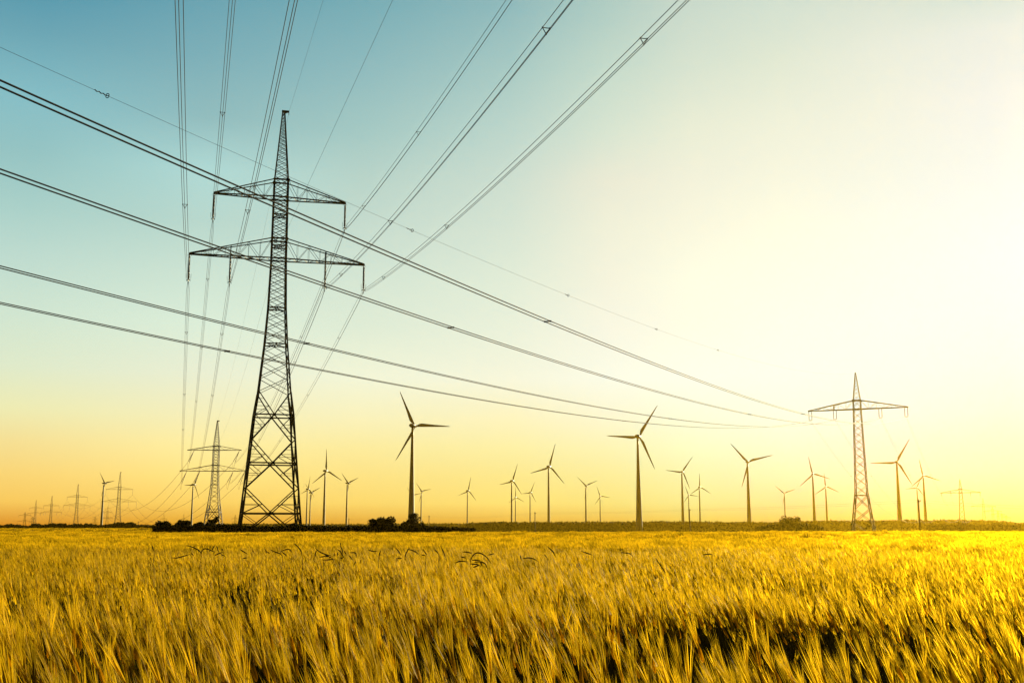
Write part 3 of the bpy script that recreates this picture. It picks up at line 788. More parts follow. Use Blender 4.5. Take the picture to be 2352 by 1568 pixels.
# ------------------------------------------------------------------ dark weed leaves above the crop
zA = lambda x, y: ((550 + x / 3.36) / 1.7003, (2100 + y / 3.36) / 1.7003)
zB = lambda x, y: ((1200 + x / 3.136) / 1.7003, (2100 + y / 3.136) / 1.7003)
zC = lambda x, y: ((1950 + x / 2.613) / 1.7003, (2100 + y / 2.613) / 1.7003)
def smooth_line(P, n):
    P = np.asarray(P, float)
    t = np.concatenate([[0], np.cumsum(np.linalg.norm(np.diff(P, axis=0), axis=1))]); t /= t[-1]
    q = np.linspace(0, 1, n); A = np.stack([np.interp(q, t, P[:, i]) for i in range(P.shape[1])], 1)
    for _ in range(3): A[1:-1] = .25 * A[:-2] + .5 * A[1:-1] + .25 * A[2:]
    return A
def weed(label, zf, blades, D, wmax=.0068):
    pts = [np.array([at(*zf(*q), D) for q in b]) for b in blades]
    allp = np.concatenate(pts); low = allp[np.argmin(allp[:, 2])]
    bx, by = float(np.mean(allp[:, 0])), D
    root = empty("weed_plant", (bx, by, 0)); tag(root, label, "weed", "dark weeds standing above the barley")
    for b in pts:
        A = smooth_line(b, 14) - np.array((bx, by, 0))
        L = np.sum(np.linalg.norm(np.diff(A, axis=0), axis=1))
        sway = rng.uniform(-.5, .5)
        A[:, 1] += sway * np.linspace(0, L, len(A))
        t = np.linspace(0, 1, len(A))
        w = wmax * np.sin(np.pi * np.clip(t * .92 + .06, 0, 1)) ** .8 + .0012
        mb = MB(); up = np.array((0, .45, .9))
        for i in range(len(A)):
            d = A[min(i + 1, len(A) - 1)] - A[max(i - 1, 0)]; d /= np.linalg.norm(d)
            s = np.cross(d, (0, 1, 0)); s /= np.linalg.norm(s) + 1e-9
            nrm = np.cross(d, s)
            for a, c in ((-1, 0), (0, .35), (1, 0), (0, -.1)): mb.v.append(tuple(A[i] + s * w[i] * a + nrm * w[i] * c))
        for i in range(len(A) - 1):
            for j in range(4): mb.f.append((4 * i + j, 4 * i + (j + 1) % 4, 4 * i + 4 + (j + 1) % 4, 4 * i + 4 + j))
        mb.f += [(3, 2, 1, 0), tuple(4 * (len(A) - 1) + j for j in range(4))]
        mb.build("leaf", M_WEED, root, True)
    lo = low - np.array((bx, by, 0))
    mb = MB(); mb.tube([(lo[0] * .6, 0, 0), (lo[0] * .8, 0, lo[2] * .6), tuple(lo)], [.004, .0035, .003], 6); mb.build("stem", M_WEED, root, True)
Wd = 15.5
weed("single short dark blade, leftmost weed above the barley", zA, [[(145, 92), (160, 130), (178, 165)]], Wd)
weed("sprawling weed with a long drooping blade pointing left and an arched one right", zA, [[(595, 97), (650, 108), (700, 130), (760, 158), (785, 190), (780, 270)], [(400, 255), (450, 265), (530, 245), (635, 212)], [(790, 210), (805, 150), (850, 132), (900, 145), (950, 170), (1000, 185)], [(660, 195), (690, 230)]], Wd)
weed("tangled dark weed with two short upright blades below the tallest pylon", zA, [[(965, 97), (945, 150), (940, 185)], [(990, 103), (1010, 140), (1030, 188)], [(960, 235), (1030, 200), (1100, 183)], [(1050, 210), (1110, 240)], [(1060, 140), (1080, 165)]], Wd)
weed("straight dark blade slanting down right above a short flat one", zA, [[(1300, 148), (1350, 175), (1410, 210)], [(1340, 265), (1400, 258)], [(1468, 155), (1480, 190)]], Wd)
weed("dark weed with crossed blades, one arched and one straight, below the tallest pylon", zA, [[(1690, 148), (1750, 178), (1830, 205), (1860, 240)], [(1830, 180), (1880, 155), (1945, 142), (1965, 160), (1980, 195)], [(1850, 180), (1890, 210), (1920, 240)], [(1640, 145), (1650, 200)], [(1655, 188), (1690, 195)]], Wd)
weed("slender curved blade rising alone between two tangled weeds", zA, [[(2005, 65), (2060, 110), (2110, 165), (2125, 230)]], Wd)
weed("dense dark clump with thick blades slanting right", zB, [[(95, 118), (130, 160), (200, 195), (300, 225)], [(145, 235), (220, 222), (300, 228)], [(110, 230), (98, 200), (120, 150)], [(180, 178), (250, 215), (330, 250)], [(200, 270), (300, 260), (370, 265)], [(330, 225), (335, 180)], [(372, 215), (375, 175)]], Wd)
weed("upright dark weed with a seed head at its top, tallest in the clump", zB, [[(403, 55), (405, 92)], [(403, 92), (428, 150), (432, 200)], [(360, 135), (410, 160), (440, 215), (465, 245)], [(445, 150), (480, 200)], [(400, 250), (450, 235)]], Wd)
weed("dark weed with a flat blade bent sharply down at its right end", zB, [[(515, 178), (580, 175), (603, 182), (607, 250)], [(510, 210), (560, 270)], [(570, 330), (600, 280)], [(640, 330), (655, 265)]], Wd)
weed("Y-shaped dark weed with a flat left blade, below the largest dark turbine", zB, [[(745, 143), (800, 162), (860, 163)], [(905, 148), (880, 195), (875, 250)]], Wd)
weed("short curved blade between the Y-shaped weed and the arched weed", zB, [[(1083, 120), (1120, 165), (1145, 215)], [(1090, 250), (1155, 245)]], Wd)
weed("arched dark weed drooping to the right, above a thin stem", zB, [[(1255, 115), (1215, 170), (1197, 220), (1195, 290)], [(1225, 138), (1280, 145), (1330, 172), (1365, 203)]], Wd)
weed("short thick blade slanting right over a flat scrap, right of the arched weed", zB, [[(1413, 132), (1440, 170), (1465, 208)], [(1400, 205), (1450, 213)]], Wd)
weed("lone short slanted blade, left of a taller slim one", zB, [[(1555, 135), (1585, 165), (1612, 195)]], Wd)
weed("slim tall blade leaning left, before the large arching weed", zB, [[(1630, 95), (1665, 165), (1685, 240)]], Wd)
weed("largest arching weed with layered drooping blades near the middle of the field", zB, [[(1995, 300), (2010, 230), (2040, 185), (2100, 168), (2170, 200), (2230, 262), (2255, 310)], [(2015, 268), (2070, 270), (2120, 272)], [(2040, 298), (2120, 285), (2180, 310), (2205, 380)], [(1995, 315), (2080, 318), (2130, 345)], [(2030, 362), (2070, 345), (2110, 330)], [(1900, 168), (1970, 170), (2020, 195)], [(1810, 305), (1870, 280), (1960, 290)], [(1885, 230), (1940, 242)], [(2120, 280), (2135, 345)]], 13.8)
weed("tiny dark sprig right of the largest arching weed", zB, [[(2210, 208), (2250, 200), (2285, 188)]], Wd)
weed("small brown arch of grass, first weed right of the largest arching one", zC, [[(230, 212), (290, 198), (350, 210), (400, 240)], [(215, 175), (220, 215)]], Wd)
weed("thin bent blade with dark tip leaning left over the golden crop", zC, [[(490, 85), (545, 135), (578, 200)], [(460, 165), (490, 205)]], Wd)
weed("straight brown blade lying nearly flat over the golden crop", zC, [[(835, 133), (900, 155), (960, 175)]], Wd)
weed("flat brown blade bent down at its right end over bright crop", zC, [[(1240, 147), (1330, 153), (1360, 190)]], Wd)
weed("long thin stalk leaning left, lower than the other weeds", zC, [[(1595, 205), (1660, 300), (1710, 375), (1755, 440)]], 11.0, .0045)
weed("rightmost weed, a tiny hooked blade over the brightest crop", zC, [[(2075, 168), (2165, 160), (2170, 185)]], Wd)

# ------------------------------------------------------------------ barley field (stuff): instanced plants
def mat_barley(name, c1, c2, trans, gloss, fwd):
    m = bpy.data.materials.new(name); m.use_nodes = True
    nt = m.node_tree; b = nt.nodes["Principled BSDF"]; out = nt.nodes["Material Output"]
    oi = nt.nodes.new("ShaderNodeObjectInfo"); g = nt.nodes.new("ShaderNodeNewGeometry")
    ad = nt.nodes.new("ShaderNodeMath"); ad.operation = "MULTIPLY_ADD"; ad.inputs[1].default_value = 3.0; nt.links.new(oi.outputs["Random"], ad.inputs[0]); nt.links.new(g.outputs["Random Per Island"], ad.inputs[2])
    hf = nt.nodes.new("ShaderNodeMath"); hf.operation = "MULTIPLY"; hf.inputs[1].default_value = .25; nt.links.new(ad.outputs[0], hf.inputs[0])
    mx = nt.nodes.new("ShaderNodeMix"); mx.data_type = "RGBA"
    mx.inputs[6].default_value = (*c1, 1); mx.inputs[7].default_value = (*c2, 1)
    nt.links.new(hf.outputs[0], mx.inputs[0]); nt.links.new(mx.outputs[2], b.inputs["Base Color"])
    b.inputs["Roughness"].default_value = .5; b.inputs["Specular IOR Level"].default_value = gloss
    b.inputs["Specular Tint"].default_value = (1, .8, .3, 1)
    rf = nt.nodes.new("ShaderNodeBsdfRefraction"); rf.inputs["IOR"].default_value = 1.3; rf.inputs["Roughness"].default_value = .75; nt.links.new(mx.outputs[2], rf.inputs["Color"])
    t = nt.nodes.new("ShaderNodeBsdfTranslucent"); nt.links.new(mx.outputs[2], t.inputs["Color"])
    ms = nt.nodes.new("ShaderNodeMixShader"); ms.inputs[0].default_value = trans
    m2 = nt.nodes.new("ShaderNodeMixShader"); m2.inputs[0].default_value = fwd; nt.links.new(t.outputs[0], m2.inputs[1]); nt.links.new(rf.outputs[0], m2.inputs[2])
    nt.links.new(b.outputs[0], ms.inputs[1]); nt.links.new(m2.outputs[0], ms.inputs[2]); nt.links.new(ms.outputs[0], out.inputs["Surface"])
    return m
M_EAR = mat_barley("barley_ears", (.17, .117, .003), (.84, .54, .010), .55, .02, .32)
M_STEM = mat_barley("barley_stems", (.018, .016, .002), (.045, .034, .003), .12, .0, .3)

lib = bpy.data.collections.new("barley_library")     # never linked to the scene: only a source for the field
def ribbon(V, Fc, Mi, pts, w, side, mi):
    b = len(V)
    for p, ww in zip(pts, w):
        if ww <= 0: V.append(p)
        else: V.append(p - side * ww / 2); V.append(p + side * ww / 2)
    i = b
    for k in range(len(pts) - 1):
        if w[k + 1] > 0: Fc.append((i, i + 1, i + 3, i + 2))
        else: Fc.append((i, i + 1, i + 2))
        Mi.append(mi); i += 2

def plant(V, Fc, Mi, x0, y0, lod, rg, hs=1.0):
    h = rg.uniform(.66, .80) * hs
    az = math.pi + rg.normal(0, .75)                      # wind from the right: stalks bend to -x
    bend = rg.uniform(.03, .14); lean = np.array((math.cos(az), math.sin(az), 0))
    up = np.array((0, 0, 1.0)); base = np.array((x0, y0, 0))
    ns = {0: 4, 1: 3, 2: 2, 3: 1}[lod]
    st = [base + up * h * t + lean * bend * t * t for t in np.linspace(0, 1, ns + 1)]
    sw = {0: .0030, 1: .004, 2: .009, 3: .022}[lod]
    a = rg.uniform(0, math.pi); side = np.array((math.cos(a), math.sin(a), 0))
    if lod < 2: side2 = side
    else: side2 = np.array((1.0, 0, 0)) * rg.choice((-1, 1)) + np.array((0, rg.normal(0, .4), 0))
    ribbon(V, Fc, Mi, st, [sw] * (ns + 1), side2, 1)
    tip = st[-1]; tilt = abs(rg.normal(.25, .14))
    az2 = az + rg.normal(0, .5); l2 = np.array((math.cos(az2), math.sin(az2), 0))
    d = up * math.cos(tilt) + l2 * math.sin(tilt)
    el = rg.uniform(.065, .09)
    u = np.cross(d, (0, 1.0, .13)); u /= np.linalg.norm(u); v = np.cross(d, u)
    if lod == 0:
        n = 6; ks = [0, .15, .4, .7, .9, 1]; rs = [.003, .0065, .0075, .0065, .004, .002]; b = len(V)
        for k, r in zip(ks, rs):
            for j in range(n): V.append(tip + d * el * k + (u * math.cos(j * math.pi / 3) + v * .6 * math.sin(j * math.pi / 3)) * r * (1.12 if j % 2 else .85))
        for i in range(len(ks) - 1):
            for j in range(n): Fc.append((b + i * n + j, b + i * n + (j + 1) % n, b + (i + 1) * n + (j + 1) % n, b + (i + 1) * n + j)); Mi.append(0)
        for q in range(18):
            s0 = tip + d * el * (.1 + .9 * (q // 2) / 9); sd = u * (1 if q % 2 else -1) * rg.uniform(.02, .14) + v * rg.normal(0, .06)
            dd = d + sd; dd /= np.linalg.norm(dd); l = rg.uniform(.12, .18)
            aa = np.cross(dd, rg.normal(size=3)); aa /= np.linalg.norm(aa)
            ribbon(V, Fc, Mi, [s0, s0 + dd * l * .55, s0 + dd * l + sd * .015], [.0027, .0020, 0], aa, 0)
    else:
        nb = {1: 9, 2: 5, 3: 3}[lod]; wb = {1: .0042, 2: .011, 3: .028}[lod]
        ribbon(V, Fc, Mi, [tip, tip + d * el * .4, tip + d * el], [.008 if lod == 1 else .011, .014 if lod == 1 else .016, .006], u, 0)
        for q in range(nb):
            s0 = tip + d * el * rg.uniform(.1, .9); sd = u * rg.uniform(-.15, .15) + v * rg.normal(0, .07)
            dd = d + sd; dd /= np.linalg.norm(dd); l = rg.uniform(.11, .16)
            aa = u if lod > 1 else np.cross(dd, rg.normal(size=3)); aa = aa / np.linalg.norm(aa)
            ribbon(V, Fc, Mi, [s0, s0 + dd * l], [wb, 0], aa, 0)
    if lod < 2 and rg.uniform() < .5:      # a flag leaf
        t0 = st[-2]; az3 = rg.uniform(0, 6.28); l3 = np.array((math.cos(az3), math.sin(az3), 0))
        ribbon(V, Fc, Mi, [t0, t0 + l3 * .05 + up * .07, t0 + l3 * .12 + up * .06, t0 + l3 * .17], [.006, .009, .007, 0], np.cross(l3, up), 1)

LODS = []           # (first index, count)
names = 0
def add_variant(build):
    global names
    V, Fc, Mi = [], [], []
    build(V, Fc, Mi)
    nm = "barley_plants" if names == 0 else "barley_plants.%03d" % names
    me = bpy.data.meshes.new("barley_plants"); me.from_pydata([tuple(map(float, q)) for q in V], [], Fc)
    me.materials.append(M_EAR); me.materials.append(M_STEM)
    me.polygons.foreach_set("material_index", Mi)
    o = bpy.data.objects.new(nm, me); lib.objects.link(o); names += 1
rg = np.random.default_rng(11)
for lod, cnt in ((0, 14), (1, 10), (2, 8), (3, 6)):
    LODS.append((names, cnt))
    for i in range(cnt):
        def mk(V, Fc, Mi):
            if lod == 0: plant(V, Fc, Mi, 0, 0, 0, rg)
            elif lod == 1:
                for q in range(4): plant(V, Fc, Mi, rg.uniform(-.06, .06), rg.uniform(-.06, .06), 1, rg, rg.uniform(.93, 1.05))
            elif lod == 2:
                for q in range(42): plant(V, Fc, Mi, rg.uniform(-.3, .3), rg.uniform(-.3, .3), 2, rg, rg.uniform(.92, 1.06))
            else:
                for q in range(150): plant(V, Fc, Mi, rg.uniform(-.85, .85), rg.uniform(-.85, .85), 3, rg, rg.uniform(.93, 1.05))
                n = 7; b = len(V)          # matted lower canopy
                for a in range(n):
                    for c in range(n): V.append(np.array((-.85 + 1.7 * a / (n - 1), -.85 + 1.7 * c / (n - 1), rg.uniform(.55, .7))))
                for a in range(n - 1):
                    for c in range(n - 1): Fc.append((b + a * n + c, b + (a + 1) * n + c, b + (a + 1) * n + c + 1, b + a * n + c + 1)); Mi.append(0)
        add_variant(mk)

wav = [(rng.uniform(0, 6.28), k, rng.uniform(0, 6.28)) for k in (1.1, 1.6, 2.1, 2.9, 3.7, .75, .5)]
def wave(x, y, ks):
    s = np.zeros_like(x)
    for i, (a, k, p) in enumerate(wav):
        kk = k * ks
        s += np.sin(kk * (math.cos(a) * x + math.sin(a) * y) + p + 1.3 * np.sin(.6 * kk * (math.sin(a) * x - math.cos(a) * y) + i))
    return s / 2.6
PT, IDX, ROT, SCL = [], [], [], []
def u_of(x, y): return CX + 2602 * x / y
def fill(y0, y1, cell, lod, sxy=1.0, edge_left_only=False):
    first, cnt = LODS[lod]
    y = y0
    while y < y1:
        hw = .475 * y + .8 + cell
        nx = int(2 * hw / cell) + 1
        x = -hw + cell * (np.arange(nx) + rng.uniform(-.5, .5, nx)); yy = y + cell * rng.uniform(-.5, .5, nx)
        keep = np.ones(nx, bool)
        if y > 30:
            u = u_of(x, yy)
            lim = np.where(u < 352 + rng.normal(0, 1.5, nx), 604.0, np.where(u < 1090, 139.5, np.where(u < 1720, 150.0, 168.0)))
            keep = yy < lim
        x, yy = x[keep], yy[keep]; n = len(x)
        if n:
            w1 = wave(x * .85, yy * 1.0, 1.9); w2 = wave(x + 40, yy - 17, .55); w3 = wave(x * 1.25 - 9, yy * .9 + 23, 5.2)
            amp = np.interp(y, [0, 9, 15, 30, 60], [.24, .21, .12, .07, .045])
            hs = .955 + amp * np.tanh(1.7 * w1) + amp * .6 * w2 + np.interp(y, [0, 10, 20, 34], [.08, .08, .05, .03]) * np.tanh(1.6 * w3)
            # tractor wheelings and lodged hollows: shorter crop
            for yt, wd, dp in ((46.5, 1.6, .26), (50.2, 1.0, .2), (84, 2.2, .16), (28.5, .8, .1), (12.2, .8, .1), (8.3, .5, .06)):
                hs -= dp * np.exp(-((yy - yt - .02 * x) / wd) ** 2) * (.55 + .45 * np.sin(x * .23 + yt) ** 2)
            hs = np.minimum(hs + .01, 1.16) * np.interp(y, [0, 12, 40, 120, 400], [1.0, .99, .94, .90, .90])
            if lod < 2:                    # open hollows between the drifts
                kp = rng.uniform(0, 1, n) < np.clip(np.interp(y, [0, 9, 16], [.58, .64, .80]) + 1.0 * w1 + .2 * w2 + .6 * w3, .04, 1)
                x, yy, hs, w1, w2, w3 = x[kp], yy[kp], hs[kp], w1[kp], w2[kp], w3[kp]; n = len(x)
            PT.append(np.stack([x, yy, ground_z(x, yy)], 1)); IDX.append(first + rng.integers(0, cnt, n))
            lean = -.05 - .07 * np.clip(x / yy / .45, -.7, 1) - .05 * w3 - .12 * w1 * (1 if y < 40 else .5) - .06 * w2
            ROT.append(np.stack([rng.normal(.0, .05, n) + .05 * w2, lean + rng.normal(0, .05, n), rng.normal(0, .35, n) if lod < 3 else rng.integers(0, 2, n) * 0.0 + rng.normal(0, .15, n)], 1))
            sx = sxy * np.ones(n) * rng.uniform(.95, 1.1, n)
            SCL.append(np.stack([sx * rng.choice((1.0,), n), sx, hs * rng.uniform(.90, 1.07, n)], 1))
        y += cell
fill(1.9, 8.2, .086, 0)
fill(8.1, 20, .162, 1)
fill(19.9, 34, .185, 1)
fill(33.8, 62, .42, 2)
fill(61.5, 170, 1.35, 3)
fill(169, 606, 3.4, 3, 2.6)
PT = np.concatenate(PT); IDX = np.concatenate(IDX); ROT = np.concatenate(ROT); SCL = np.concatenate(SCL)
print("barley instances", len(PT))
me = bpy.data.meshes.new("barley_crop"); me.vertices.add(len(PT)); me.vertices.foreach_set("co", PT.astype(np.float32).ravel())
for nm, ty, dat in (("idx", "INT", IDX.astype(np.int32)), ("rot", "FLOAT_VECTOR", ROT.astype(np.float32)), ("scl", "FLOAT_VECTOR", SCL.astype(np.float32))):
    at_ = me.attributes.new(nm, ty, "POINT"); at_.data.foreach_set("value" if ty == "INT" else "vector", dat.ravel())
me.materials.append(M_EAR)
crop = bpy.data.objects.new("barley_crop", me); COL.objects.link(crop)
tag(crop, "ripe golden barley with long awns covering the whole foreground", "barley", None, "stuff")
ng = bpy.data.node_groups.new("barley_scatter", "GeometryNodeTree")
ng.interface.new_socket("Geometry", in_out="INPUT", socket_type="NodeSocketGeometry"); ng.interface.new_socket("Geometry", in_out="OUTPUT", socket_type="NodeSocketGeometry")
N_ = ng.nodes; Lk = ng.links
gi = N_.new("NodeGroupInput"); go = N_.new("NodeGroupOutput")
ci = N_.new("GeometryNodeCollectionInfo"); ci.inputs["Collection"].default_value = lib; ci.inputs["Separate Children"].default_value = True; ci.inputs["Reset Children"].default_value = True
ip = N_.new("GeometryNodeInstanceOnPoints"); ip.inputs["Pick Instance"].default_value = True
def named(nm, ty):
    a = N_.new("GeometryNodeInputNamedAttribute"); a.data_type = ty; a.inputs["Name"].default_value = nm; return a.outputs["Attribute"]
Lk.new(gi.outputs[0], ip.inputs["Points"]); Lk.new(ci.outputs[0], ip.inputs["Instance"])
Lk.new(named("idx", "INT"), ip.inputs["Instance Index"]); Lk.new(named("rot", "FLOAT_VECTOR"), ip.inputs["Rotation"]); Lk.new(named("scl", "FLOAT_VECTOR"), ip.inputs["Scale"])
Lk.new(ip.outputs[0], go.inputs[0])
md = crop.modifiers.new("scatter", "NODES"); md.node_group = ng

# ------------------------------------------------------------------ haze
HZ_DENS, HZ_G, HZ_COL = 0.44e-4, .74, (1.0, .64, .03)
hb = MB()
x0, x1, y0, y1, zb0, zb1 = -2660, 2660, -2660, 2760, -3.4, 128
hb.add([(x0, y0, zb0), (x1, y0, zb0), (x1, y1, zb0), (x0, y1, zb0), (x0, y0, zb1), (x1, y0, zb1), (x1, y1, zb1), (x0, y1, zb1)],
       [(3, 2, 1, 0), (4, 5, 6, 7), (0, 1, 5, 4), (1, 2, 6, 5), (2, 3, 7, 6), (3, 0, 4, 7)])
mh = bpy.data.materials.new("haze"); mh.use_nodes = True
nt = mh.node_tree; nt.nodes.remove(nt.nodes["Principled BSDF"])
pv = nt.nodes.new("ShaderNodeVolumePrincipled"); pv.inputs["Color"].default_value = (*HZ_COL, 1); pv.inputs["Density"].default_value = HZ_DENS; pv.inputs["Anisotropy"].default_value = HZ_G
nt.links.new(pv.outputs[0], nt.nodes["Material Output"].inputs["Volume"])
tag(hb.build("haze", mh), kind="stuff")

# ------------------------------------------------------------------ sky
world = bpy.data.worlds.new("World"); scene.world = world; world.use_nodes = True
nt = world.node_tree; nd = nt.nodes; lk = nt.links
for n in list(nd): nd.remove(n)
out = nd.new("ShaderNodeOutputWorld"); bg = nd.new("ShaderNodeBackground"); lk.new(bg.outputs[0], out.inputs["Surface"])
tc = nd.new("ShaderNodeTexCoord"); nv = nd.new("ShaderNodeVectorMath"); nv.operation = "NORMALIZE"; lk.new(tc.outputs["Generated"], nv.inputs[0])
sx = nd.new("ShaderNodeSeparateXYZ"); lk.new(nv.outputs[0], sx.inputs[0])
def math_(op, a, b=None):
    m = nd.new("ShaderNodeMath"); m.operation = op
    for i, q in enumerate((a, b)):
        if q is None: continue
        if isinstance(q, (int, float)): m.inputs[i].default_value = q
        else: lk.new(q, m.inputs[i])
    return m.outputs[0]
el = math_("DIVIDE", math_("ARCSINE", sx.outputs[2]), R(50))
hx, hy = math.sin(R(SUN_AZ)), math.cos(R(SUN_AZ))
dot = math_("ADD", math_("MULTIPLY", sx.outputs[0], hx), math_("MULTIPLY", sx.outputs[1], hy))
hl = math_("SQRT", math_("ADD", math_("MULTIPLY", sx.outputs[0], sx.outputs[0]), math_("MAXIMUM", math_("MULTIPLY", sx.outputs[1], sx.outputs[1]), 1e-6)))
dz = math_("ARCCOSINE", math_("MINIMUM", math_("MAXIMUM", math_("DIVIDE", dot, hl), -1.0), 1.0))
# sky colours by azimuth and elevation (degrees)
SKY = {
 -24: [(0, (242, 190, 82)), (1.2, (248, 201, 93)), (2.5, (250, 214, 118)), (4, (246, 225, 149)), (5.5, (239, 235, 179)), (7.5, (224, 235, 202)), (10, (207, 228, 208)), (12.5, (191, 220, 206)), (15, (171, 209, 201)), (17.5, (150, 196, 195)), (20, (129, 180, 187)), (23, (109, 166, 179)), (26, (99, 159, 176)), (30, (84, 140, 160)), (36, (48, 83, 100)), (50, (32, 56, 72))],
 -16: [(0, (245, 197, 87)), (1.2, (250, 207, 99)), (2.5, (252, 220, 124)), (4, (250, 231, 154)), (5.5, (245, 238, 183)), (7.5, (233, 239, 207)), (10, (216, 233, 211)), (12.5, (202, 225, 208)), (15, (185, 215, 204)), (17.5, (167, 204, 198)), (20, (147, 190, 191)), (23, (126, 176, 184)), (26, (112, 167, 179)), (30, (94, 148, 165)), (36, (53, 89, 105)), (50, (35, 63, 78))],
 -8: [(0, (247, 203, 92)), (1.2, (252, 213, 105)), (2.5, (254, 225, 130)), (4, (253, 236, 158)), (5.5, (251, 241, 187)), (7.5, (241, 243, 211)), (10, (225, 237, 214)), (12.5, (213, 230, 210)), (15, (199, 221, 206)), (17.5, (185, 212, 201)), (20, (165, 200, 196)), (23, (143, 187, 189)), (26, (124, 175, 182)), (30, (104, 157, 170)), (36, (58, 96, 109)), (50, (39, 68, 84))],
 0: [(0, (250, 211, 98)), (1.2, (253, 220, 113)), (2.5, (255, 232, 139)), (4, (255, 241, 166)), (5.5, (254, 245, 192)), (7.5, (249, 248, 218)), (10, (237, 243, 219)), (12.5, (228, 238, 215)), (15, (218, 231, 211)), (17.5, (208, 224, 207)), (20, (192, 215, 203)), (23, (168, 202, 195)), (26, (147, 188, 188)), (30, (124, 172, 178)), (36, (66, 104, 115)), (50, (43, 76, 90))],
 5: [(0, (252, 219, 103)), (1.2, (254, 227, 123)), (2.5, (256, 238, 153)), (4, (256, 246, 180)), (5.5, (256, 249, 204)), (7.5, (253, 252, 226)), (10, (250, 249, 226)), (12.5, (246, 245, 221)), (15, (241, 241, 217)), (17.5, (236, 235, 213)), (20, (216, 229, 209)), (23, (194, 216, 201)), (26, (176, 205, 195)), (30, (153, 190, 186)), (36, (76, 112, 121)), (50, (48, 81, 94))],
 9.5: [(0, (254, 227, 108)), (1.2, (255, 234, 136)), (2.5, (258, 247, 171)), (4, (259, 257, 198)), (5.5, (259, 257, 218)), (7.5, (262, 260, 232)), (10, (259, 257, 231)), (12.5, (258, 256, 228)), (15, (251, 249, 223)), (17.5, (244, 243, 219)), (20, (234, 238, 214)), (23, (215, 227, 208)), (26, (201, 218, 202)), (30, (178, 205, 196)), (36, (89, 120, 127)), (50, (55, 86, 99))],
 14: [(0, (255, 232, 112)), (1.2, (255, 239, 145)), (2.5, (258, 253, 182)), (4, (262, 260, 208)), (5.5, (270, 267, 225)), (7.5, (272, 270, 236)), (10, (270, 267, 236)), (12.5, (262, 260, 233)), (15, (258, 256, 228)), (17.5, (248, 247, 223)), (20, (241, 242, 218)), (23, (227, 233, 211)), (26, (215, 226, 208)), (30, (193, 213, 201)), (36, (102, 128, 132)), (50, (61, 92, 104))],
 19: [(0, (255, 234, 116)), (1.2, (255, 241, 150)), (2.5, (258, 254, 185)), (4, (262, 260, 208)), (5.5, (270, 267, 225)), (7.5, (272, 270, 237)), (10, (270, 268, 240)), (12.5, (264, 262, 239)), (15, (256, 254, 234)), (17.5, (250, 249, 229)), (20, (246, 245, 224)), (23, (234, 237, 218)), (26, (224, 231, 213)), (30, (204, 218, 207)), (36, (113, 134, 136)), (50, (70, 100, 112))],
 24: [(0, (255, 236, 120)), (1.2, (255, 242, 155)), (2.5, (258, 255, 187)), (4, (262, 260, 208)), (5.5, (268, 266, 225)), (7.5, (272, 270, 237)), (10, (272, 269, 244)), (12.5, (266, 263, 246)), (15, (258, 256, 242)), (17.5, (253, 252, 237)), (20, (250, 248, 232)), (23, (241, 241, 225)), (26, (231, 236, 219)), (30, (214, 223, 210)), (36, (123, 140, 140)), (50, (79, 108, 119))],
 'D': [(0, (46, 40, 32)), (10, (36, 38, 40)), (25, (24, 32, 40)), (50, (18, 25, 34))],
}
CORR = {k: [(0, 0, 0)] * len(v) for k, v in SKY.items()}   # light the hazy air itself adds or takes, per stop
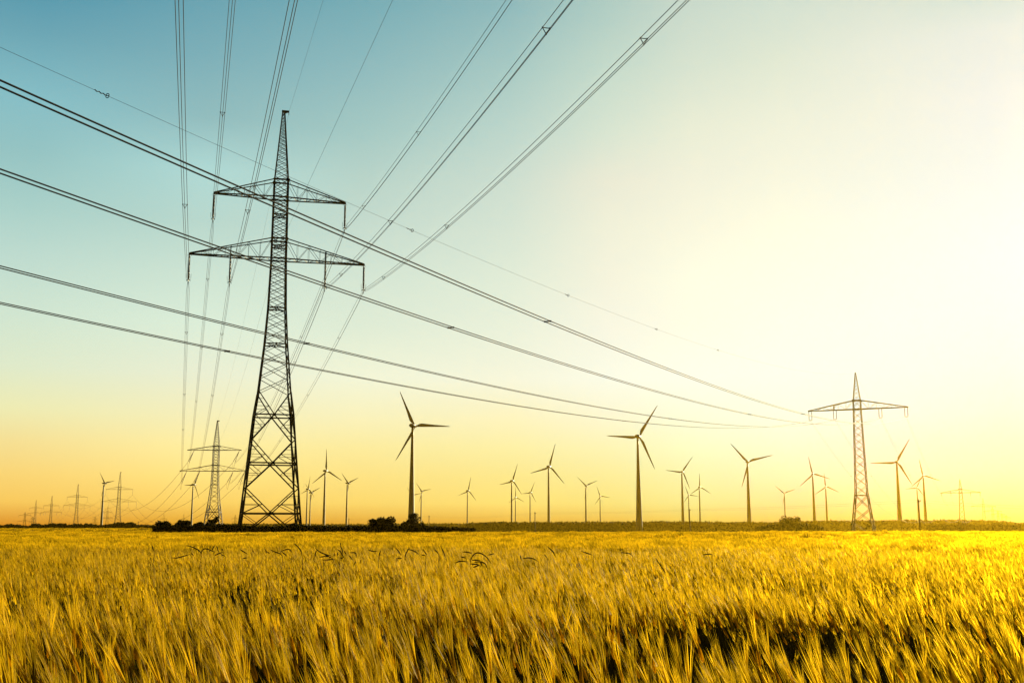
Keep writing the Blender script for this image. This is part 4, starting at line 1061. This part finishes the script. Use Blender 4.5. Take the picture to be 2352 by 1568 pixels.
CORR.update({-24: [(-0.2036, -0.3053, -0.097), (0.0204, 0.0162, 0.0062), (0.0014, 0.0089, 0.0107), (0.0028, 0.0008, 0.0052), (-0.0023, 0.0243, 0.0147), (-0.0084, 0.0117, 0.0251), (0.0021, 0.0244, 0.0233), (-0.0089, 0.01, 0.0202), (-0.0252, 0.0014, 0.0058), (-0.025, -0.001, 0.0025), (0.0013, 0.0635, 0.0737), (-0.0305, -0.0092, 0.0039), (-0.0884, -0.0747, -0.0397), (0, 0, 0), (0, 0, 0), (0, 0, 0)], -16: [(-0.2298, -0.2723, -0.1232), (-0.0296, 0.0021, 0.0059), (0.0203, 0.0598, 0.0345), (0.0245, 0.0583, 0.0354), (-0.0227, 0.0054, 0.0252), (-0.0189, -0.0023, 0.0412), (0.007, 0.0442, 0.0552), (-0.0048, 0.0182, 0.0233), (-0.0291, 0.0022, 0.0074), (0.0231, 0.0952, 0.1054), (-0.0358, -0.0158, -0.0086), (-0.0345, -0.0123, -0.0024), (-0.0534, -0.0346, -0.0163), (0, 0, 0), (0, 0, 0), (0, 0, 0)], -8: [(-0.3474, -0.3678, -0.1459), (-0.1618, -0.0536, 0.0057), (-0.1942, -0.0765, 0.0043), (-0.131, -0.0611, -0.0064), (-0.1063, -0.0374, 0.0021), (-0.0543, -0.0038, 0.041), (-0.0778, -0.0351, -0.0049), (-0.0565, -0.0231, 0.0074), (-0.0514, -0.027, -0.006), (-0.052, -0.0196, -0.0092), (-0.0572, -0.0172, -0.0145), (-0.0457, -0.0212, -0.007), (-0.0554, -0.028, -0.0124), (0, 0, 0), (0, 0, 0), (0, 0, 0)], 0: [(-0.5026, -0.4523, -0.1872), (-0.3276, -0.1251, 0.0044), (-0.4262, -0.2006, -0.0078), (-0.3058, -0.1552, -0.0194), (-0.2238, -0.1267, -0.0266), (-0.1842, -0.1004, 0.0107), (-0.151, -0.0859, -0.012), (-0.1302, -0.0726, -0.012), (-0.1116, -0.0648, -0.0129), (-0.0975, -0.0521, -0.0113), (-0.0885, -0.0388, -0.0124), (-0.0638, -0.0308, -0.0098), (-0.0666, -0.0348, -0.0131), (0, 0, 0), (0, 0, 0), (0, 0, 0)], 5: [(-0.6619, -0.5493, -0.3461), (-0.6281, -0.2923, -0.0136), (-0.6835, -0.3354, -0.0182), (-0.4792, -0.2563, -0.0215), (-0.3853, -0.2121, 0.0059), (-0.2943, -0.154, 0.0218), (-0.23, -0.1412, -0.0228), (-0.1845, -0.1153, -0.0273), (-0.1439, -0.0844, -0.0254), (-0.1231, -0.0711, -0.0275), (-0.1087, -0.0592, -0.0219), (-0.0715, -0.0284, -0.0092), (-0.0829, -0.0428, -0.0201), (0, 0, 0), (0, 0, 0), (0, 0, 0)], 9.5: [(-0.8638, -0.599, -0.4801), (-0.9344, -0.436, 0.0008), (-0.9996, -0.4936, -0.0136), (-0.7456, -0.3787, -0.0152), (-0.586, -0.322, -0.0322), (-0.4113, -0.2333, -0.0098), (-0.3558, -0.2202, -0.0492), (-0.2897, -0.1693, -0.0377), (-0.2303, -0.1426, -0.0443), (-0.196, -0.1191, -0.0396), (-0.1512, -0.0929, -0.0357), (-0.1223, -0.0702, -0.029), (-0.0992, -0.0578, -0.0191), (0, 0, 0), (0, 0, 0), (0, 0, 0)], 14: [(-2.9055, -0.8206, -0.7373), (-3.2477, -0.7219, -0.0469), (-3.8185, -0.7538, -0.0348), (-1.735, -0.5943, -0.0565), (-0.8374, -0.4643, -0.0468), (-0.7117, -0.4005, -0.0593), (-0.537, -0.3189, -0.0761), (-0.4642, -0.2742, -0.0779), (-0.3618, -0.2255, -0.0698), (-0.2924, -0.1786, -0.0593), (-0.2421, -0.1455, -0.0467), (-0.1924, -0.1081, -0.042), (-0.1799, -0.0978, -0.0304), (0, 0, 0), (0, 0, 0), (0, 0, 0)], 19: [(-7.1283, -2.2303, -0.8973), (-7.5113, -1.9431, -0.0698), (-7.9485, -1.8175, -0.0515), (-5.2368, -0.9403, -0.1127), (-2.7467, -0.7211, -0.1058), (-1.9238, -0.6661, -0.1319), (-0.9246, -0.5543, -0.1282), (-0.7532, -0.4552, -0.1339), (-0.6107, -0.3736, -0.1087), (-0.4813, -0.2958, -0.0952), (-0.3769, -0.232, -0.0807), (-0.2616, -0.1579, -0.0472), (-0.2543, -0.1573, -0.076), (0, 0, 0), (0, 0, 0), (0, 0, 0)], 24: [(-13.6787, -5.7539, -1.2397), (-13.6787, -5.3705, -0.1479), (-14.5398, -5.4361, -0.1657), (-10.3865, -3.1257, -0.22), (-7.7568, -1.5792, -0.2342), (-5.5688, -0.9943, -0.2354), (-3.5927, -0.8588, -0.2314), (-2.0398, -0.6973, -0.2002), (-0.9266, -0.5736, -0.1739), (-0.7273, -0.4537, -0.1465), (-0.5418, -0.3459, -0.1042), (-0.3868, -0.2372, -0.0756), (-0.4449, -0.2524, -0.1551), (0, 0, 0), (0, 0, 0), (0, 0, 0)]})
def ramp(key):
    r = nd.new("ShaderNodeValToRGB"); e = r.color_ramp.elements
    st = SKY[key]
    while len(e) < len(st): e.new(.5)
    for i, (a, c) in enumerate(st):
        e[i].position = a / 50.0; L = lin(c); q = CORR[key][i]
        e[i].color = (*[max(0.0, (L[j] + q[j]) * 2 ** -EXPO) for j in range(3)], 1)
    r.color_ramp.interpolation = "LINEAR"
    lk.new(el, r.inputs[0]); return r.outputs[0]
def mixr(a, b, lo, hi, mode):
    mr = nd.new("ShaderNodeMapRange"); mr.interpolation_type = mode
    lk.new(dz, mr.inputs[0]); mr.inputs[1].default_value = lo; mr.inputs[2].default_value = hi
    m = nd.new("ShaderNodeMix"); m.data_type = "RGBA"; lk.new(mr.outputs[0], m.inputs[0]); lk.new(a, m.inputs[6]); lk.new(b, m.inputs[7]); return m.outputs[2]
AZ = [k for k in SKY if k != "D"]
c = ramp(AZ[-1])
for hi_az, lo_az in zip(AZ[::-1], AZ[::-1][1:]):
    c = mixr(c, ramp(lo_az), R(SUN_AZ - hi_az), R(SUN_AZ - lo_az), "LINEAR")
c = mixr(c, ramp("D"), R(SUN_AZ + 26), R(SUN_AZ + 58), "SMOOTHSTEP")
sky = nd.new("ShaderNodeTexSky"); sky.sky_type = "NISHITA"; sky.sun_disc = False; sky.sun_elevation = R(SUN_EL); sky.sun_rotation = R(SUN_AZ); sky.dust_density = 2.0; sky.air_density = 1.0
sk = nd.new("ShaderNodeVectorMath"); sk.operation = "SCALE"; lk.new(sky.outputs[0], sk.inputs[0]); sk.inputs["Scale"].default_value = .06
mm = nd.new("ShaderNodeMix"); mm.data_type = "RGBA"; mm.inputs[0].default_value = .08; lk.new(c, mm.inputs[6]); lk.new(sk.outputs[0], mm.inputs[7])
lk.new(mm.outputs[2], bg.inputs["Color"]); bg.inputs["Strength"].default_value = 1.0

sun_d = bpy.data.lights.new("sun", "SUN"); sun_d.energy = SUN_E; sun_d.angle = R(.55); sun_d.color = SUN_COL
sun = bpy.data.objects.new("sun", sun_d); COL.objects.link(sun)
sun.rotation_euler = Vector(-SUN).to_track_quat("-Z", "Y").to_euler()
sun.location = tuple(SUN * 300)

# ------------------------------------------------------------------ render settings
scene.render.engine = "CYCLES"
cy = scene.cycles
cy.use_denoising = True
cy.max_bounces = 4; cy.diffuse_bounces = 2; cy.glossy_bounces = 1; cy.transmission_bounces = 2; cy.volume_bounces = 0; cy.transparent_max_bounces = 4
cy.caustics_reflective = False; cy.caustics_refractive = False
cy.sample_clamp_indirect = 6
cy.volume_step_rate = 10
scene.view_settings.view_transform = "Standard"; scene.view_settings.look = "None"; scene.view_settings.exposure = EXPO; scene.view_settings.gamma = 1
